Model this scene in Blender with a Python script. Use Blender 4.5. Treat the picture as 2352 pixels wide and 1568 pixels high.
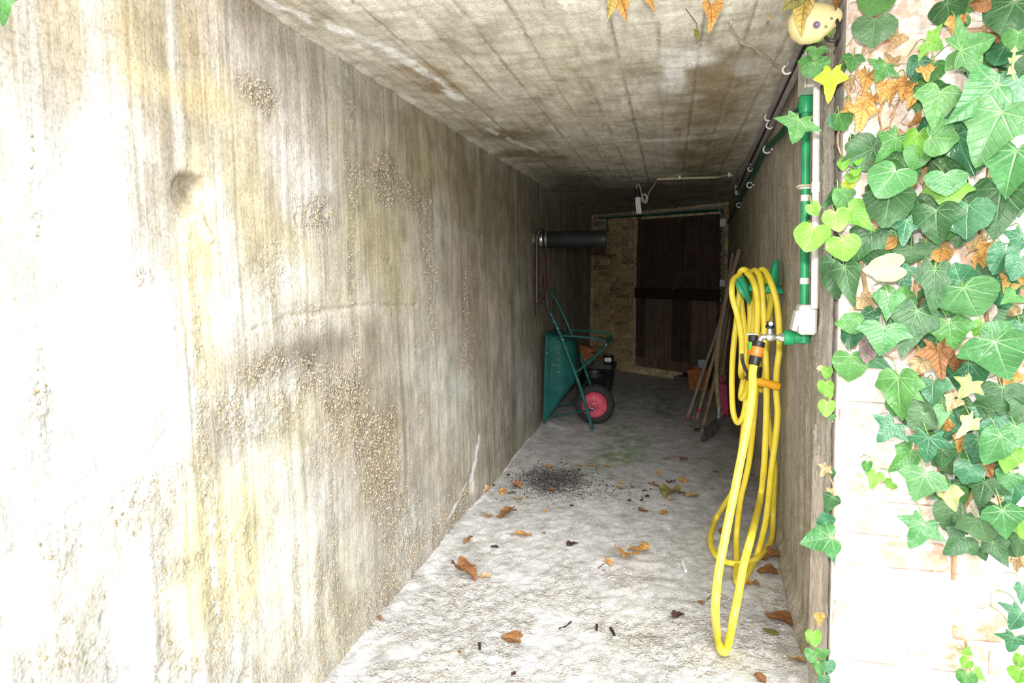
import bpy, math, random
import numpy as np
from mathutils import Vector, Matrix, Quaternion
random.seed(7); RNG = np.random.default_rng(7)
for o in list(bpy.data.objects): bpy.data.objects.remove(o)
SC = bpy.context.scene; COL = SC.collection
PI = math.pi
# ------------------------------------------------------------ camera
F, CX, CY, PITCH = 1600.0, 1176.0, 712.0, math.radians(3.3)
YAW = math.atan(364/(F*math.cos(PITCH)+92*math.sin(PITCH)))
cam_d = bpy.data.cameras.new('camera'); cam = bpy.data.objects.new('camera', cam_d); COL.objects.link(cam)
cam.location = (0, 0, 1.5); cam.rotation_euler = (PI/2-PITCH, 0, YAW)
cam_d.sensor_width = 36; cam_d.lens = F/2352*36; cam_d.shift_y = -(784-CY)/2352
cam_d.clip_start = .05; cam_d.clip_end = 200
SC.camera = cam
CAM = np.array([0, 0, 1.5])
# ------------------------------------------------------------ light
w = bpy.data.worlds.new('sky'); SC.world = w; w.use_nodes = True
wt = w.node_tree; wt.nodes.clear()
wo = wt.nodes.new('ShaderNodeOutputWorld'); bg = wt.nodes.new('ShaderNodeBackground')
tc = wt.nodes.new('ShaderNodeTexCoord'); sx = wt.nodes.new('ShaderNodeSeparateXYZ'); cr = wt.nodes.new('ShaderNodeValToRGB')
cr.color_ramp.elements[0].position = .0; cr.color_ramp.elements[0].color = (.30, .33, .30, 1)
cr.color_ramp.elements[1].position = .5; cr.color_ramp.elements[1].color = (.92, .96, 1, 1)
wt.links.new(tc.outputs['Generated'], sx.inputs[0]); wt.links.new(sx.outputs['Z'], cr.inputs[0])
wt.links.new(cr.outputs[0], bg.inputs[0]); bg.inputs[1].default_value = 1.0
wt.links.new(bg.outputs[0], wo.inputs[0])
sun_d = bpy.data.lights.new('bright_cloud', 'SUN'); sun = bpy.data.objects.new('bright_cloud', sun_d); COL.objects.link(sun)
sun_d.energy = 2.3; sun_d.angle = math.radians(45); sun_d.color = (1, .985, .97)
sun.rotation_euler = Vector((-.30, .88, -.46)).to_track_quat('-Z', 'Y').to_euler()
# the photographer's fill flash, held above the lens
fl_d = bpy.data.lights.new('flash', 'SPOT'); fl = bpy.data.objects.new('flash', fl_d); COL.objects.link(fl)
fl_d.energy = 95; fl_d.shadow_soft_size = .035; fl_d.spot_size = math.radians(104); fl_d.spot_blend = 1.; fl_d.color = (1, .98, .955)
fl.location = (0, 0, 1.68); fl.rotation_euler = (PI/2-PITCH+.10, 0, YAW-.16)
SC.view_settings.view_transform = 'Standard'; SC.view_settings.look = 'None'
SC.view_settings.exposure = 1.42; SC.view_settings.gamma = 1; SC.view_settings.use_curve_mapping = False

# ------------------------------------------------------------ pixel rays (reference frame 2352 x 1568) into the real place
def ray(px, py):
    x = (px-CX)/F; u = -(py-CY)/F
    fy = math.cos(PITCH)+u*math.sin(PITCH); fz = -math.sin(PITCH)+u*math.cos(PITCH)
    return np.array([x*math.cos(YAW)-fy*math.sin(YAW), x*math.sin(YAW)+fy*math.cos(YAW), fz])
def onx(px, py, x): r = ray(px, py); return CAM+r*(x/r[0])
def ony(px, py, y): r = ray(px, py); return CAM+r*(y/r[1])
def onz(px, py, z): r = ray(px, py); return CAM+r*((z-1.5)/r[2])
def V(a): return Vector((float(a[0]), float(a[1]), float(a[2])))
def project(P):
    d = np.asarray(P, float)-CAM
    rx = d[0]*math.cos(YAW)+d[1]*math.sin(YAW); ff = -d[0]*math.sin(YAW)+d[1]*math.cos(YAW)
    z = ff*math.cos(PITCH)-d[2]*math.sin(PITCH); u = ff*math.sin(PITCH)+d[2]*math.cos(PITCH)
    return CX+F*rx/z, CY-F*u/z

# ------------------------------------------------------------ noise
def vnoise(x, y, seed=0):
    xi = np.floor(x).astype(np.int64); yi = np.floor(y).astype(np.int64)
    fx = x-xi; fy = y-yi; fx = fx*fx*(3-2*fx); fy = fy*fy*(3-2*fy)
    def h(a, b):
        n = (a*374761393+b*668265263+seed*1442695041) & 0x7fffffff
        n = ((n ^ (n >> 13))*1274126177) & 0x7fffffff
        return ((n ^ (n >> 16)) & 0xffff)/65535.
    return (h(xi, yi)*(1-fx)+h(xi+1, yi)*fx)*(1-fy)+(h(xi, yi+1)*(1-fx)+h(xi+1, yi+1)*fx)*fy
def fbm(x, y, o=4, seed=0):
    s = 0; a = .5; t = 0
    for k in range(o):
        s = s+a*vnoise(x*2**k, y*2**k, seed+k*17); t += a; a *= .5
    return s/t
def sstep(a, b, x):
    t = np.clip((x-a)/(b-a), 0, 1); return t*t*(3-2*t)

# ------------------------------------------------------------ materials
MATS = {}
class NT:
    def __init__(s, name):
        s.m = bpy.data.materials.new(name); s.m.use_nodes = True; s.t = s.m.node_tree; s.t.nodes.clear()
        s.out = s.t.nodes.new('ShaderNodeOutputMaterial'); s.b = s.t.nodes.new('ShaderNodeBsdfPrincipled')
        s.t.links.new(s.b.outputs[0], s.out.inputs[0]); MATS[name] = s.m
    def n(s, typ, ins=None, **kw):
        nd = s.t.nodes.new('ShaderNode'+typ)
        for k, v in kw.items(): setattr(nd, k, v)
        for k, v in (ins or {}).items():
            if isinstance(v, bpy.types.NodeSocket): s.t.links.new(v, nd.inputs[k])
            else: nd.inputs[k].default_value = v
        return nd
    def math(s, op, a, b=0., c=0., clamp=False):
        return s.n('Math', {0: a, 1: b, 2: c}, operation=op, use_clamp=clamp).outputs[0]
    def mix(s, f, a, b, blend='MIX'):
        nd = s.n('Mix', data_type='RGBA', blend_type=blend)
        for k, v in ((0, f), (6, a), (7, b)):
            if isinstance(v, bpy.types.NodeSocket): s.t.links.new(v, nd.inputs[k])
            else: nd.inputs[k].default_value = v if k == 0 else (tuple(v)+(1,) if len(v) == 3 else v)
        return nd.outputs[2]
    def coord(s, scale=(1, 1, 1), kind='Object', loc=(0, 0, 0)):
        t = s.n('TexCoord').outputs[kind]
        return s.n('Mapping', {'Vector': t, 'Scale': scale, 'Location': loc}).outputs[0]
    def noise(s, vec, scale, detail=4, rough=.55):
        return s.n('TexNoise', {'Vector': vec, 'Scale': scale, 'Detail': detail, 'Roughness': rough}).outputs[0]
    def ramp(s, f, stops):
        nd = s.n('ValToRGB', {0: f}); e = nd.color_ramp.elements
        while len(e) < len(stops): e.new(.5)
        for k, (p, c) in enumerate(stops):
            e[k].position = p; e[k].color = tuple(c)+(1,) if len(c) == 3 else c
        return nd.outputs[0]
    def rng(s, f, a, b, c=0., d=1.):
        return s.n('MapRange', {0: f, 1: a, 2: b, 3: c, 4: d}).outputs[0]
    def set(s, **kw):
        for k, v in kw.items():
            k = {'color': 'Base Color', 'rough': 'Roughness', 'metal': 'Metallic', 'normal': 'Normal', 'trans': 'Transmission Weight', 'spec': 'Specular IOR Level', 'sss': 'Subsurface Weight', 'alpha': 'Alpha', 'coat': 'Coat Weight'}[k]
            if isinstance(v, bpy.types.NodeSocket): s.t.links.new(v, s.b.inputs[k])
            else: s.b.inputs[k].default_value = (tuple(v)+(1,)) if k == 'Base Color' and len(v) == 3 else v
        return s.m
    def bump(s, h, strength=.3, dist=.01, normal=None):
        d = {'Height': h, 'Strength': strength, 'Distance': dist}
        if normal: d['Normal'] = normal
        return s.n('Bump', d).outputs[0]

def plain(name, c, rough=.5, metal=0., var=.12, scale=25, bump=.0, spec=.5):
    t = NT(name); v = t.coord(); n = t.noise(v, scale, 4)
    d = tuple(max(0, x*(1-var*1.5)) for x in c); l = tuple(min(1, x*(1+var)) for x in c)
    t.set(color=t.ramp(n, [(.3, d), (.7, l)]), rough=rough, metal=metal, spec=spec)
    if bump: t.set(normal=t.bump(n, bump, .004))
    return t.m

def concrete(name, streak, fine=1., pebbles=True):
    """weathered board-marked concrete: colour comes from the surface's own stain and tone map, grain from noise"""
    t = NT(name); v = t.coord(); col = t.n('Attribute', attribute_name='Col').outputs['Color']
    rg = t.n('Attribute', attribute_name='gravel').outputs['Fac']
    st = t.noise(t.coord(streak), 1, 7, .68)
    sp = t.noise(v, 90, 3, .7); bl = t.noise(v, 7, 5, .6)
    c = t.mix(1., col, t.ramp(st, [(.28, (.76, .745, .71)), (.5, (.97, .97, .97)), (.72, (1.14, 1.13, 1.12))]), 'MULTIPLY')
    fs = t.noise(t.coord(tuple(q*(2.6 if q > 2 else 1.8) for q in streak)), 1, 3, .6)
    c = t.mix(1., c, t.ramp(fs, [(.36, (.88, .87, .85)), (.56, (1.04, 1.04, 1.04))]), 'MULTIPLY')
    c = t.mix(1., c, t.ramp(bl, [(.3, (.74, .72, .68)), (.5, (.98, .98, .97)), (.65, (1.12, 1.12, 1.12))]), 'MULTIPLY')
    c = t.mix(1., c, t.ramp(sp, [(.3, (.70, .69, .66)), (.5, (1.0, 1.0, 1.0)), (.68, (1.14, 1.13, 1.1))]), 'MULTIPLY')
    # small dark pits
    pit = t.n('TexVoronoi', {'Vector': v, 'Scale': 34.}).outputs['Distance']
    pm = t.math('MULTIPLY', t.rng(pit, .05, .09, 1, 0), t.rng(t.noise(v, 5, 2), .55, .68))
    c = t.mix(t.math('MULTIPLY', pm, .75), c, (.10, .085, .06))
    vo = t.n('TexVoronoi', {'Vector': t.n('VectorMath', {0: v, 1: t.n('VectorMath', {0: t.n('TexNoise', {'Vector': v, 'Scale': 30.}).outputs[1], 1: (.012, .012, .012)}, operation='MULTIPLY').outputs[0]}, operation='ADD').outputs[0], 'Scale': 85.})
    pc = t.ramp(t.n('SeparateColor', {0: vo.outputs['Color']}).outputs[0], [(.1, (.30, .25, .17)), (.35, (.52, .46, .36)), (.6, (.42, .35, .24)), (.78, (.66, .60, .50)), (.93, (.60, .40, .16))])
    pc = t.mix(t.rng(vo.outputs['Distance'], .3, .62), pc, (.20, .17, .12))
    gm = t.math('MULTIPLY', rg, t.rng(t.noise(v, 26, 3), .35, .62), clamp=True)
    c = t.mix(t.math('MULTIPLY', gm, .8), c, t.mix(.2, pc, col))
    nb = t.bump(fs, .18*fine, .006, t.bump(sp, .35*fine, .006))
    nb = t.bump(st, .22*fine, .010, nb)
    hb = t.math('MULTIPLY', t.math('SUBTRACT', 1., vo.outputs['Distance']), gm)
    nb = t.bump(hb, .7*fine, .010, nb)
    t.set(color=c, rough=.88, spec=.25, normal=nb)
    return t.m
concrete('wall_concrete', (34, 34, 1.1))
concrete('ceiling_concrete', (14, 2.2, 14), .8)
concrete('floor_concrete', (9, 9, 9), 1.2)
plain('slab_edge', (.42, .38, .32), .9, var=.3, scale=9, bump=.5)
plain('mortar', (.76, .68, .62), .92, var=.22, scale=22, bump=.8, spec=.2)
def brickmat(name, stops, dirt=.35, wash=(.78, .68, .62)):
    t = NT(name); v = t.coord(); r = t.n('ObjectInfo').outputs['Random']
    wv = t.n('TexCoord').outputs['Object']; wv = t.n('VectorMath', {0: wv, 1: t.n('CombineXYZ', {0: t.math('MULTIPLY', r, 40.), 1: 0., 2: r}).outputs[0]}, operation='ADD').outputs[0]
    c = t.ramp(r, stops); n = t.noise(wv, 14, 5, .6); n2 = t.noise(wv, 55, 3)
    c = t.mix(t.math('MULTIPLY', t.rng(n, .42, .62), dirt*1.6, clamp=True), c, wash)
    c = t.mix(1., c, t.ramp(n2, [(.3, (.72, .7, .68)), (.6, (1.05, 1.05, 1.05))]), 'MULTIPLY')
    t.set(color=c, rough=.9, spec=.2, normal=t.bump(n2, .6, .006, t.bump(n, .5, .015))); return t.m
brickmat('pale_brick', [(0, (.62, .36, .24)), (.3, (.72, .50, .38)), (.6, (.70, .48, .36)), (.8, (.60, .33, .22)), (1, (.76, .62, .53))], .75, (.84, .76, .71))
brickmat('cellar_brick', [(0, (.36, .25, .12)), (.3, (.56, .42, .22)), (.6, (.22, .15, .08)), (.8, (.46, .28, .15)), (1, (.62, .47, .25))], .35, (.60, .50, .30))
plain('cellar_mortar', (.60, .49, .30), .95, var=.3, scale=14, bump=.8, spec=.1)
def wood(name, a, b, sc=(30, 30, 2.), rough=.8):
    t = NT(name); r = t.n('ObjectInfo').outputs['Random']
    v = t.n('VectorMath', {0: t.coord(sc), 1: t.n('CombineXYZ', {0: t.math('MULTIPLY', r, 30.), 1: 0., 2: 0.}).outputs[0]}, operation='ADD').outputs[0]
    n = t.noise(v, 1, 5, .6); n2 = t.noise(t.coord(), 6, 3)
    c = t.mix(t.rng(n2, .35, .7, 0, .5), t.ramp(n, [(.3, a), (.68, b)]), tuple(x*.6 for x in a))
    t.set(color=c, rough=rough, spec=.25, normal=t.bump(n, .4, .004)); return t.m
wood('door_wood', (.055, .034, .026), (.105, .068, .052))
wood('door_wood_worn', (.11, .078, .06), (.22, .155, .12))
wood('door_rail_wood', (.02, .013, .01), (.04, .026, .02))
wood('grey_handle_wood', (.26, .21, .17), (.42, .36, .31), (60, 60, 5))
wood('brown_handle_wood', (.24, .17, .105), (.42, .32, .215), (60, 60, 5))
wood('tan_handle_wood', (.40, .22, .08), (.56, .34, .13), (60, 60, 5))
plain('green_pipe', (.025, .36, .14), .38, var=.15, scale=12)
plain('dark_green_pipe', (.006, .10, .045), .45, var=.3, scale=12)
plain('white_plastic', (.80, .78, .76), .4, var=.05, scale=20)
plain('grey_plastic', (.30, .28, .27), .5, var=.15, scale=14)
plain('cream_cord', (.55, .49, .34), .6, var=.15)
plain('dark_grey_plastic', (.035, .035, .04), .4, var=.2)
plain('brass_white', (.75, .74, .72), .28, .85, var=.1)
plain('steel', (.5, .5, .48), .4, .9, var=.25)
plain('black_rubber', (.022, .021, .02), .75, var=.5, scale=40, bump=.3)
plain('black_plastic', (.012, .012, .013), .5, var=.3)
plain('flue_black', (.018, .022, .022), .45, var=.3, scale=8)
plain('orange_plastic', (.85, .20, .03), .4, var=.08)
plain('amber_plastic', (.88, .42, .02), .4, var=.08)
plain('lime_plastic', (.12, .55, .06), .4, var=.08)
plain('hanger_green', (.035, .42, .21), .33, var=.12, scale=14)
plain('terracotta', (.42, .15, .06), .85, var=.25, scale=20, bump=.3)
plain('magenta_plastic', (.42, .03, .10), .5, var=.2)
plain('spade_steel', (.10, .10, .105), .55, .5, var=.35, scale=22, bump=.3)
plain('soil', (.022, .016, .014), .95, var=.5, scale=60)
plain('pebble', (.55, .52, .46), .7, var=.35, scale=30)
def agg():
    t = NT('aggregate'); vo = t.n('TexVoronoi', {'Vector': t.coord(), 'Scale': 95.})
    c = t.ramp(t.n('SeparateColor', {0: vo.outputs['Color']}).outputs[0], [(0, (.26, .22, .16)), (.3, (.50, .43, .32)), (.5, (.38, .31, .21)), (.7, (.66, .61, .53)), (.88, (.56, .36, .15)), (1, (.70, .67, .62))])
    c = t.mix(1., c, (.80, .78, .74), 'MULTIPLY'); t.set(color=c, rough=.7); return t.m
agg()
plain('red_paint', (.40, .03, .03), .5, var=.3)
plain('ivy_stem', (.42, .27, .14), .8, var=.25, scale=40)
plain('green_stem', (.30, .42, .14), .6, var=.2, scale=40)
plain('brown_cord', (.045, .016, .010), .5, var=.3)
plain('twine', (.50, .44, .30), .85, var=.2)
plain('bulb_white', (.82, .82, .80), .25, var=.03)
plain('gourd_skin', (.72, .60, .30), .55, var=.12, scale=12, bump=.3)
plain('gourd_spot', (.16, .10, .18), .4, var=.1)
plain('black_wire', (.015, .014, .015), .4, var=.2)
plain('grey_ceramic', (.52, .55, .56), .35, var=.15)
def hose_mat():
    t = NT('hose_yellow'); n = t.noise(t.coord(), 18, 3)
    t.set(color=t.ramp(n, [(.3, (.84, .64, .04)), (.7, (.92, .76, .09))]), rough=.38, spec=.5, sss=.05); return t.m
hose_mat()
def green_enamel():
    t = NT('green_enamel'); v = t.coord(); n = t.noise(v, 10, 4)
    sp = t.n('TexVoronoi', {'Vector': v, 'Scale': 26.}).outputs['Distance']
    m = t.math('MULTIPLY', t.rng(sp, .12, .2, 1, 0), t.rng(t.noise(v, 4, 2), .5, .6))
    c = t.ramp(n, [(.3, (.004, .062, .055)), (.7, (.008, .105, .09))])
    t.set(color=t.mix(m, c, (.62, .66, .62)), rough=.42); return t.m
green_enamel()
def pink_rim():
    t = NT('pink_rim'); n = t.noise(t.coord(), 22, 4)
    t.set(color=t.ramp(n, [(.32, (.36, .035, .065)), (.6, (.56, .07, .12)), (.75, (.66, .25, .28))]), rough=.6); return t.m
pink_rim()
def clear_plastic():
    t = NT('clear_plastic'); t.set(color=(.80, .80, .72), rough=.3, trans=.35); return t.m
clear_plastic()
def leafmat(name, base, vein, dark, rough=.32, veinw=.026, dry=False, spec=.5):
    """leaf in its own space: stalk end at the origin, tip along +Y, length 1"""
    t = NT(name); tc = t.n('TexCoord').outputs['Object']; s = t.n('SeparateXYZ', {0: tc}); x, y = s.outputs[0], s.outputs[1]
    r = t.n('ObjectInfo').outputs['Random']
    d = None
    for a in (90, 47, 133, 5, 175, -40, 220):
        ca, sa = math.cos(math.radians(a)), math.sin(math.radians(a))
        al = t.math('ADD', t.math('MULTIPLY', x, ca), t.math('MULTIPLY', y, sa))
        ac = t.math('ABSOLUTE', t.math('SUBTRACT', t.math('MULTIPLY', x, sa), t.math('MULTIPLY', y, ca)))
        ac = t.math('ADD', ac, t.math('MULTIPLY', al, .022 if a == 90 else .03))
        ac = t.math('ADD', ac, t.math('MULTIPLY', t.math('LESS_THAN', al, 0.), 1.))
        d = ac if d is None else t.math('MINIMUM', d, ac)
    vm = t.rng(d, veinw*.45, veinw*1.25, 1, 0)
    ax = t.math('ABSOLUTE', x)
    ph = t.math('FRACT', t.math('MULTIPLY', t.math('SUBTRACT', y, t.math('MULTIPLY', ax, .85)), 6.))
    sv = t.math('MULTIPLY', t.rng(t.math('ABSOLUTE', t.math('SUBTRACT', ph, .5)), .0, .09, .55, 0), t.rng(t.noise(tc, 3, 2), .35, .6))
    vm = t.math('MAXIMUM', vm, sv)
    n = t.noise(t.n('VectorMath', {0: tc, 1: t.n('CombineXYZ', {0: t.math('MULTIPLY', r, 23.), 1: 0., 2: r}).outputs[0]}, operation='ADD').outputs[0], 2.6, 4); n2 = t.noise(tc, 14, 4)
    c = t.mix(t.rng(n, .3, .7), dark, base)
    c = t.mix(t.math('MULTIPLY', t.rng(r, 0, 1, -.5, .5), .5, clamp=True), c, vein)
    c = t.mix(1., c, t.ramp(n2, [(.3, (.82, .82, .82)), (.65, (1.06, 1.06, 1.06))]), 'MULTIPLY')
    c = t.mix(t.math('MULTIPLY', vm, .3 if dry else .5), c, vein)
    nb = t.bump(t.math('SUBTRACT', t.math('MULTIPLY', n, .6), vm), .35 if not dry else .6, .035)
    t.set(color=c, rough=rough, spec=spec, normal=nb)
    # a little light passes through the blade
    tr = t.n('BsdfTranslucent', {'Color': c}); mx = t.n('MixShader', {0: .16, 1: t.b.outputs[0], 2: tr.outputs[0]})
    t.t.links.new(mx.outputs[0], t.out.inputs[0]); return t.m
leafmat('leaf_dark', (.045, .14, .042), (.22, .37, .17), (.028, .092, .03), .42, .024)
leafmat('leaf_mid', (.075, .25, .045), (.27, .48, .18), (.046, .17, .036), .38)
leafmat('leaf_light', (.075, .255, .075), (.31, .50, .25), (.05, .18, .05), .30)
leafmat('leaf_bright', (.18, .43, .045), (.40, .62, .17), (.11, .32, .03), .40)
leafmat('leaf_yellow', (.50, .60, .04), (.34, .50, .08), (.36, .50, .03), .5)
leafmat('leaf_pale', (.52, .56, .24), (.66, .66, .40), (.36, .44, .16), .6)
leafmat('leaf_teal', (.048, .20, .085), (.25, .45, .26), (.03, .13, .055), .28)
leafmat('dry_orange', (.72, .41, .13), (.50, .25, .07), (.54, .27, .08), .7, dry=True, spec=.3)
leafmat('dry_brown', (.34, .155, .06), (.48, .26, .11), (.20, .09, .04), .7, dry=True, spec=.3)
leafmat('dry_pale', (.68, .50, .28), (.50, .33, .16), (.50, .34, .17), .7, dry=True, spec=.3)
leafmat('dry_yellow', (.64, .48, .16), (.48, .32, .09), (.48, .34, .09), .65, dry=True, spec=.3)
leafmat('dry_dark', (.12, .065, .05), (.20, .12, .08), (.06, .035, .028), .8, dry=True, spec=.2)
leafmat('dry_olive', (.30, .28, .08), (.40, .36, .14), (.20, .17, .05), .7, dry=True, spec=.3)
leafmat('dry_mauve', (.36, .27, .26), (.55, .46, .44), (.22, .15, .15), .8, dry=True, spec=.2)

# ------------------------------------------------------------ mesh building
class MB:
    def __init__(s): s.v = []; s.f = []
    def add(s, vs, fs):
        k = len(s.v); s.v += [tuple(map(float, p)) for p in vs]; s.f += [tuple(i+k for i in f) for f in fs]; return s
    def box(s, c, size, rot=None, bev=0.):
        cx, cy, cz = c; hx, hy, hz = [q/2 for q in size]
        R = rot if rot is not None else Matrix.Identity(3)
        if bev <= 0:
            pts = [(a*hx, b*hy, d*hz) for a in (-1, 1) for b in (-1, 1) for d in (-1, 1)]
            fs = [(0, 1, 3, 2), (4, 6, 7, 5), (0, 4, 5, 1), (2, 3, 7, 6), (0, 2, 6, 4), (1, 5, 7, 3)]
        else:
            b = min(bev, hx*.49, hy*.49, hz*.49); pts = []; idx = {}
            for sx_ in (-1, 1):
                for sy_ in (-1, 1):
                    for sz_ in (-1, 1):
                        for ax in range(3):
                            p = [sx_*(hx-b), sy_*(hy-b), sz_*(hz-b)]; p[ax] = (sx_*hx, sy_*hy, sz_*hz)[ax]
                            idx[(sx_, sy_, sz_, ax)] = len(pts); pts.append(tuple(p))
            I = lambda *a: idx[a]; fs = []
            for q in (-1, 1):
                fs.append((I(q, -1, -1, 0), I(q, 1, -1, 0), I(q, 1, 1, 0), I(q, -1, 1, 0))[::q])
                fs.append((I(-1, q, -1, 1), I(-1, q, 1, 1), I(1, q, 1, 1), I(1, q, -1, 1))[::q])
                fs.append((I(-1, -1, q, 2), I(1, -1, q, 2), I(1, 1, q, 2), I(-1, 1, q, 2))[::q])
            for a in (-1, 1):
                for c2 in (-1, 1):
                    fs.append((I(a, c2, -1, 0), I(a, c2, 1, 0), I(a, c2, 1, 1), I(a, c2, -1, 1))[::-a*c2])
                    fs.append((I(a, -1, c2, 0), I(a, -1, c2, 2), I(a, 1, c2, 2), I(a, 1, c2, 0))[::-a*c2])
                    fs.append((I(-1, a, c2, 1), I(-1, a, c2, 2), I(1, a, c2, 2), I(1, a, c2, 1))[::a*c2])
            for a in (-1, 1):
                for b2 in (-1, 1):
                    for c2 in (-1, 1): fs.append((I(a, b2, c2, 0), I(a, b2, c2, 1), I(a, b2, c2, 2))[::a*b2*c2])
        out = [Vector(c)+R @ Vector(p) for p in pts]; return s.add(out, fs)
    def tube(s, pts, r, n=10, cap=True, flat=1.):
        P = [Vector(tuple(map(float, p))) for p in pts]; m = len(P)
        rs = r if hasattr(r, '__len__') else [r]*m
        T = [(P[min(i+1, m-1)]-P[max(i-1, 0)]).normalized() for i in range(m)]
        up = Vector((0, 0, 1)) if abs(T[0].z) < .9 else Vector((1, 0, 0))
        N = (up-T[0]*up.dot(T[0])).normalized(); vs = []; fs = []
        for i in range(m):
            if i:
                q = T[i-1].rotation_difference(T[i]); N = q @ N; N = (N-T[i]*N.dot(T[i])).normalized()
            B = T[i].cross(N)
            for k in range(n):
                a = 2*PI*k/n; vs.append(P[i]+(N*math.cos(a)*flat+B*math.sin(a))*rs[i])
        for i in range(m-1):
            for k in range(n): fs.append((i*n+k, i*n+(k+1) % n, (i+1)*n+(k+1) % n, (i+1)*n+k))
        if cap: fs.append(tuple(range(n))[::-1]); fs.append(tuple(range((m-1)*n, m*n)))
        return s.add(vs, fs)
    def lathe(s, prof, c=(0, 0, 0), axis=(0, 0, 1), n=24, cap0=True, cap1=True):
        Z = Vector(axis).normalized(); X = Z.orthogonal().normalized(); Y = Z.cross(X); c = Vector(tuple(map(float, c))); vs = []; fs = []
        for r, h in prof:
            for k in range(n):
                a = 2*PI*k/n; vs.append(c+Z*h+(X*math.cos(a)+Y*math.sin(a))*r)
        for i in range(len(prof)-1):
            for k in range(n): fs.append((i*n+k, i*n+(k+1) % n, (i+1)*n+(k+1) % n, (i+1)*n+k))
        if cap0: fs.append(tuple(range(n))[::-1])
        if cap1: fs.append(tuple(range((len(prof)-1)*n, len(prof)*n)))
        return s.add(vs, fs)
    def mesh(s, name, mat, smooth=True, sharp=35):
        me = bpy.data.meshes.new(name); me.from_pydata(s.v, [], s.f); me.materials.append(MATS[mat])
        if smooth:
            me.shade_smooth()
            me.set_sharp_from_angle(angle=math.radians(sharp))
        me.update(); return me
    def build(s, name, mat, parent=None, smooth=True, origin=None, sharp=35):
        if origin is not None:
            o_ = tuple(map(float, origin)); s.v = [(a-o_[0], b-o_[1], c-o_[2]) for a, b, c in s.v]
        ob = bpy.data.objects.new(name, s.mesh(name, mat, smooth, sharp)); COL.objects.link(ob)
        if origin is not None: ob.location = o_
        if parent is not None:
            ob.parent = parent
            if parent.name in PLACED: ob.location = Vector(ob.location)-PLACED[parent.name]
            PLACED[ob.name] = Vector(o_) if origin is not None else Vector((0, 0, 0))
            if origin is None and parent.name in PLACED: PLACED[ob.name] = Vector((0, 0, 0))
        elif origin is not None: PLACED[ob.name] = Vector(o_)
        return ob
PLACED = {}
def tag(o, label=None, cat=None, group=None, kind=None):
    if label: o['label'] = label
    if cat: o['category'] = cat
    if group: o['group'] = group
    if kind: o['kind'] = kind
    return o
def empty(name, loc, label, cat, group=None):
    o = bpy.data.objects.new(name, None); COL.objects.link(o); o.location = tuple(map(float, loc)); o.empty_display_size = .05
    PLACED[o.name] = Vector(o.location); return tag(o, label, cat, group)
def smoothpath(pts, n=6):
    P = [np.array(p, float) for p in pts]; P = [2*P[0]-P[1]]+P+[2*P[-1]-P[-2]]; out = []
    for i in range(1, len(P)-2):
        for k in range(n):
            t = k/n; a, b, c, d = P[i-1:i+3]
            out.append(.5*((2*b)+(-a+c)*t+(2*a-5*b+4*c-d)*t*t+(-a+3*b-3*c+d)*t**3))
    out.append(P[-2]); return out

def grid(name, U, Wd, pos, col, gravel, mat, flip=False):
    """U,Wd 1-D parameter arrays; pos(u,w)->(x,y,z); col->(r,g,b); gravel-> 0..1"""
    u, v = np.meshgrid(U, Wd, indexing='ij'); X, Y, Z = pos(u, v)
    n, m = u.shape; co = np.stack([X, Y, Z], -1).reshape(-1, 3)
    i = np.arange(n*m).reshape(n, m); q = np.stack([i[:-1, :-1], i[1:, :-1], i[1:, 1:], i[:-1, 1:]], -1).reshape(-1, 4)
    if flip: q = q[:, ::-1]
    me = bpy.data.meshes.new(name); me.vertices.add(n*m); me.vertices.foreach_set('co', co.astype('f').ravel())
    k = len(q); me.loops.add(k*4); me.loops.foreach_set('vertex_index', q.astype('i').ravel())
    me.polygons.add(k); me.polygons.foreach_set('loop_start', np.arange(0, k*4, 4, dtype='i'))
    me.polygons.foreach_set('use_smooth', np.ones(k, bool)); me.update(calc_edges=True)
    c = np.ones((n*m, 4), 'f'); r, g, b = col(u, v); c[:, 0] = r.ravel(); c[:, 1] = g.ravel(); c[:, 2] = b.ravel()
    a = me.attributes.new('Col', 'FLOAT_COLOR', 'POINT'); a.data.foreach_set('color', np.clip(c, 0, 1).ravel())
    a = me.attributes.new('gravel', 'FLOAT', 'POINT'); a.data.foreach_set('value', np.clip(gravel(u, v), 0, 1).astype('f').ravel())
    me.materials.append(MATS[mat]); o = bpy.data.objects.new(name, me); COL.objects.link(o); o['kind'] = 'structure'; return o

def paint(c, m, rgb, k=1.):
    return [ci*(1-m*k)+x*m*k for ci, x in zip(c, rgb)]

# ------------------------------------------------------------ left wall
XL = -1.22
def left_x(y, z): return -1.20-.085*np.clip(z/2.33, 0, 1.1)*(1-sstep(2, 11, y))
def WL(px, py): p = onx(px, py, -1.235); return p[1], p[2]
def blob(y, z, px, py, ry, rz, soft=.5, wob=.35, seed=3, pt=WL):
    a, b = pt(px, py); n = fbm(y*5+seed, z*5+seed*3, 3, seed)-.5+.30*(fbm(y*30, z*16, 3, seed+5)-.5)
    d = np.sqrt(((y-a)/ry)**2+((z-b)/rz)**2)+n*wob*2
    return 1-sstep(1-soft, 1+soft*.4, d)
def polyband(y, z, pts, wd, pt=WL, seed=5, wob=.02):
    P = [np.array(pt(*p)) for p in pts]; d = np.full(y.shape, 9.)
    for a, b in zip(P[:-1], P[1:]):
        ab = b-a; t = np.clip(((y-a[0])*ab[0]+(z-a[1])*ab[1])/max(1e-9, ab @ ab), 0, 1)
        d = np.minimum(d, np.hypot(y-a[0]-t*ab[0], z-a[1]-t*ab[1]))
    d = d+(fbm(y*14+seed, z*14, 3, seed)-.5)*wob
    return 1-sstep(wd*.45, wd*1.2, d)
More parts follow.
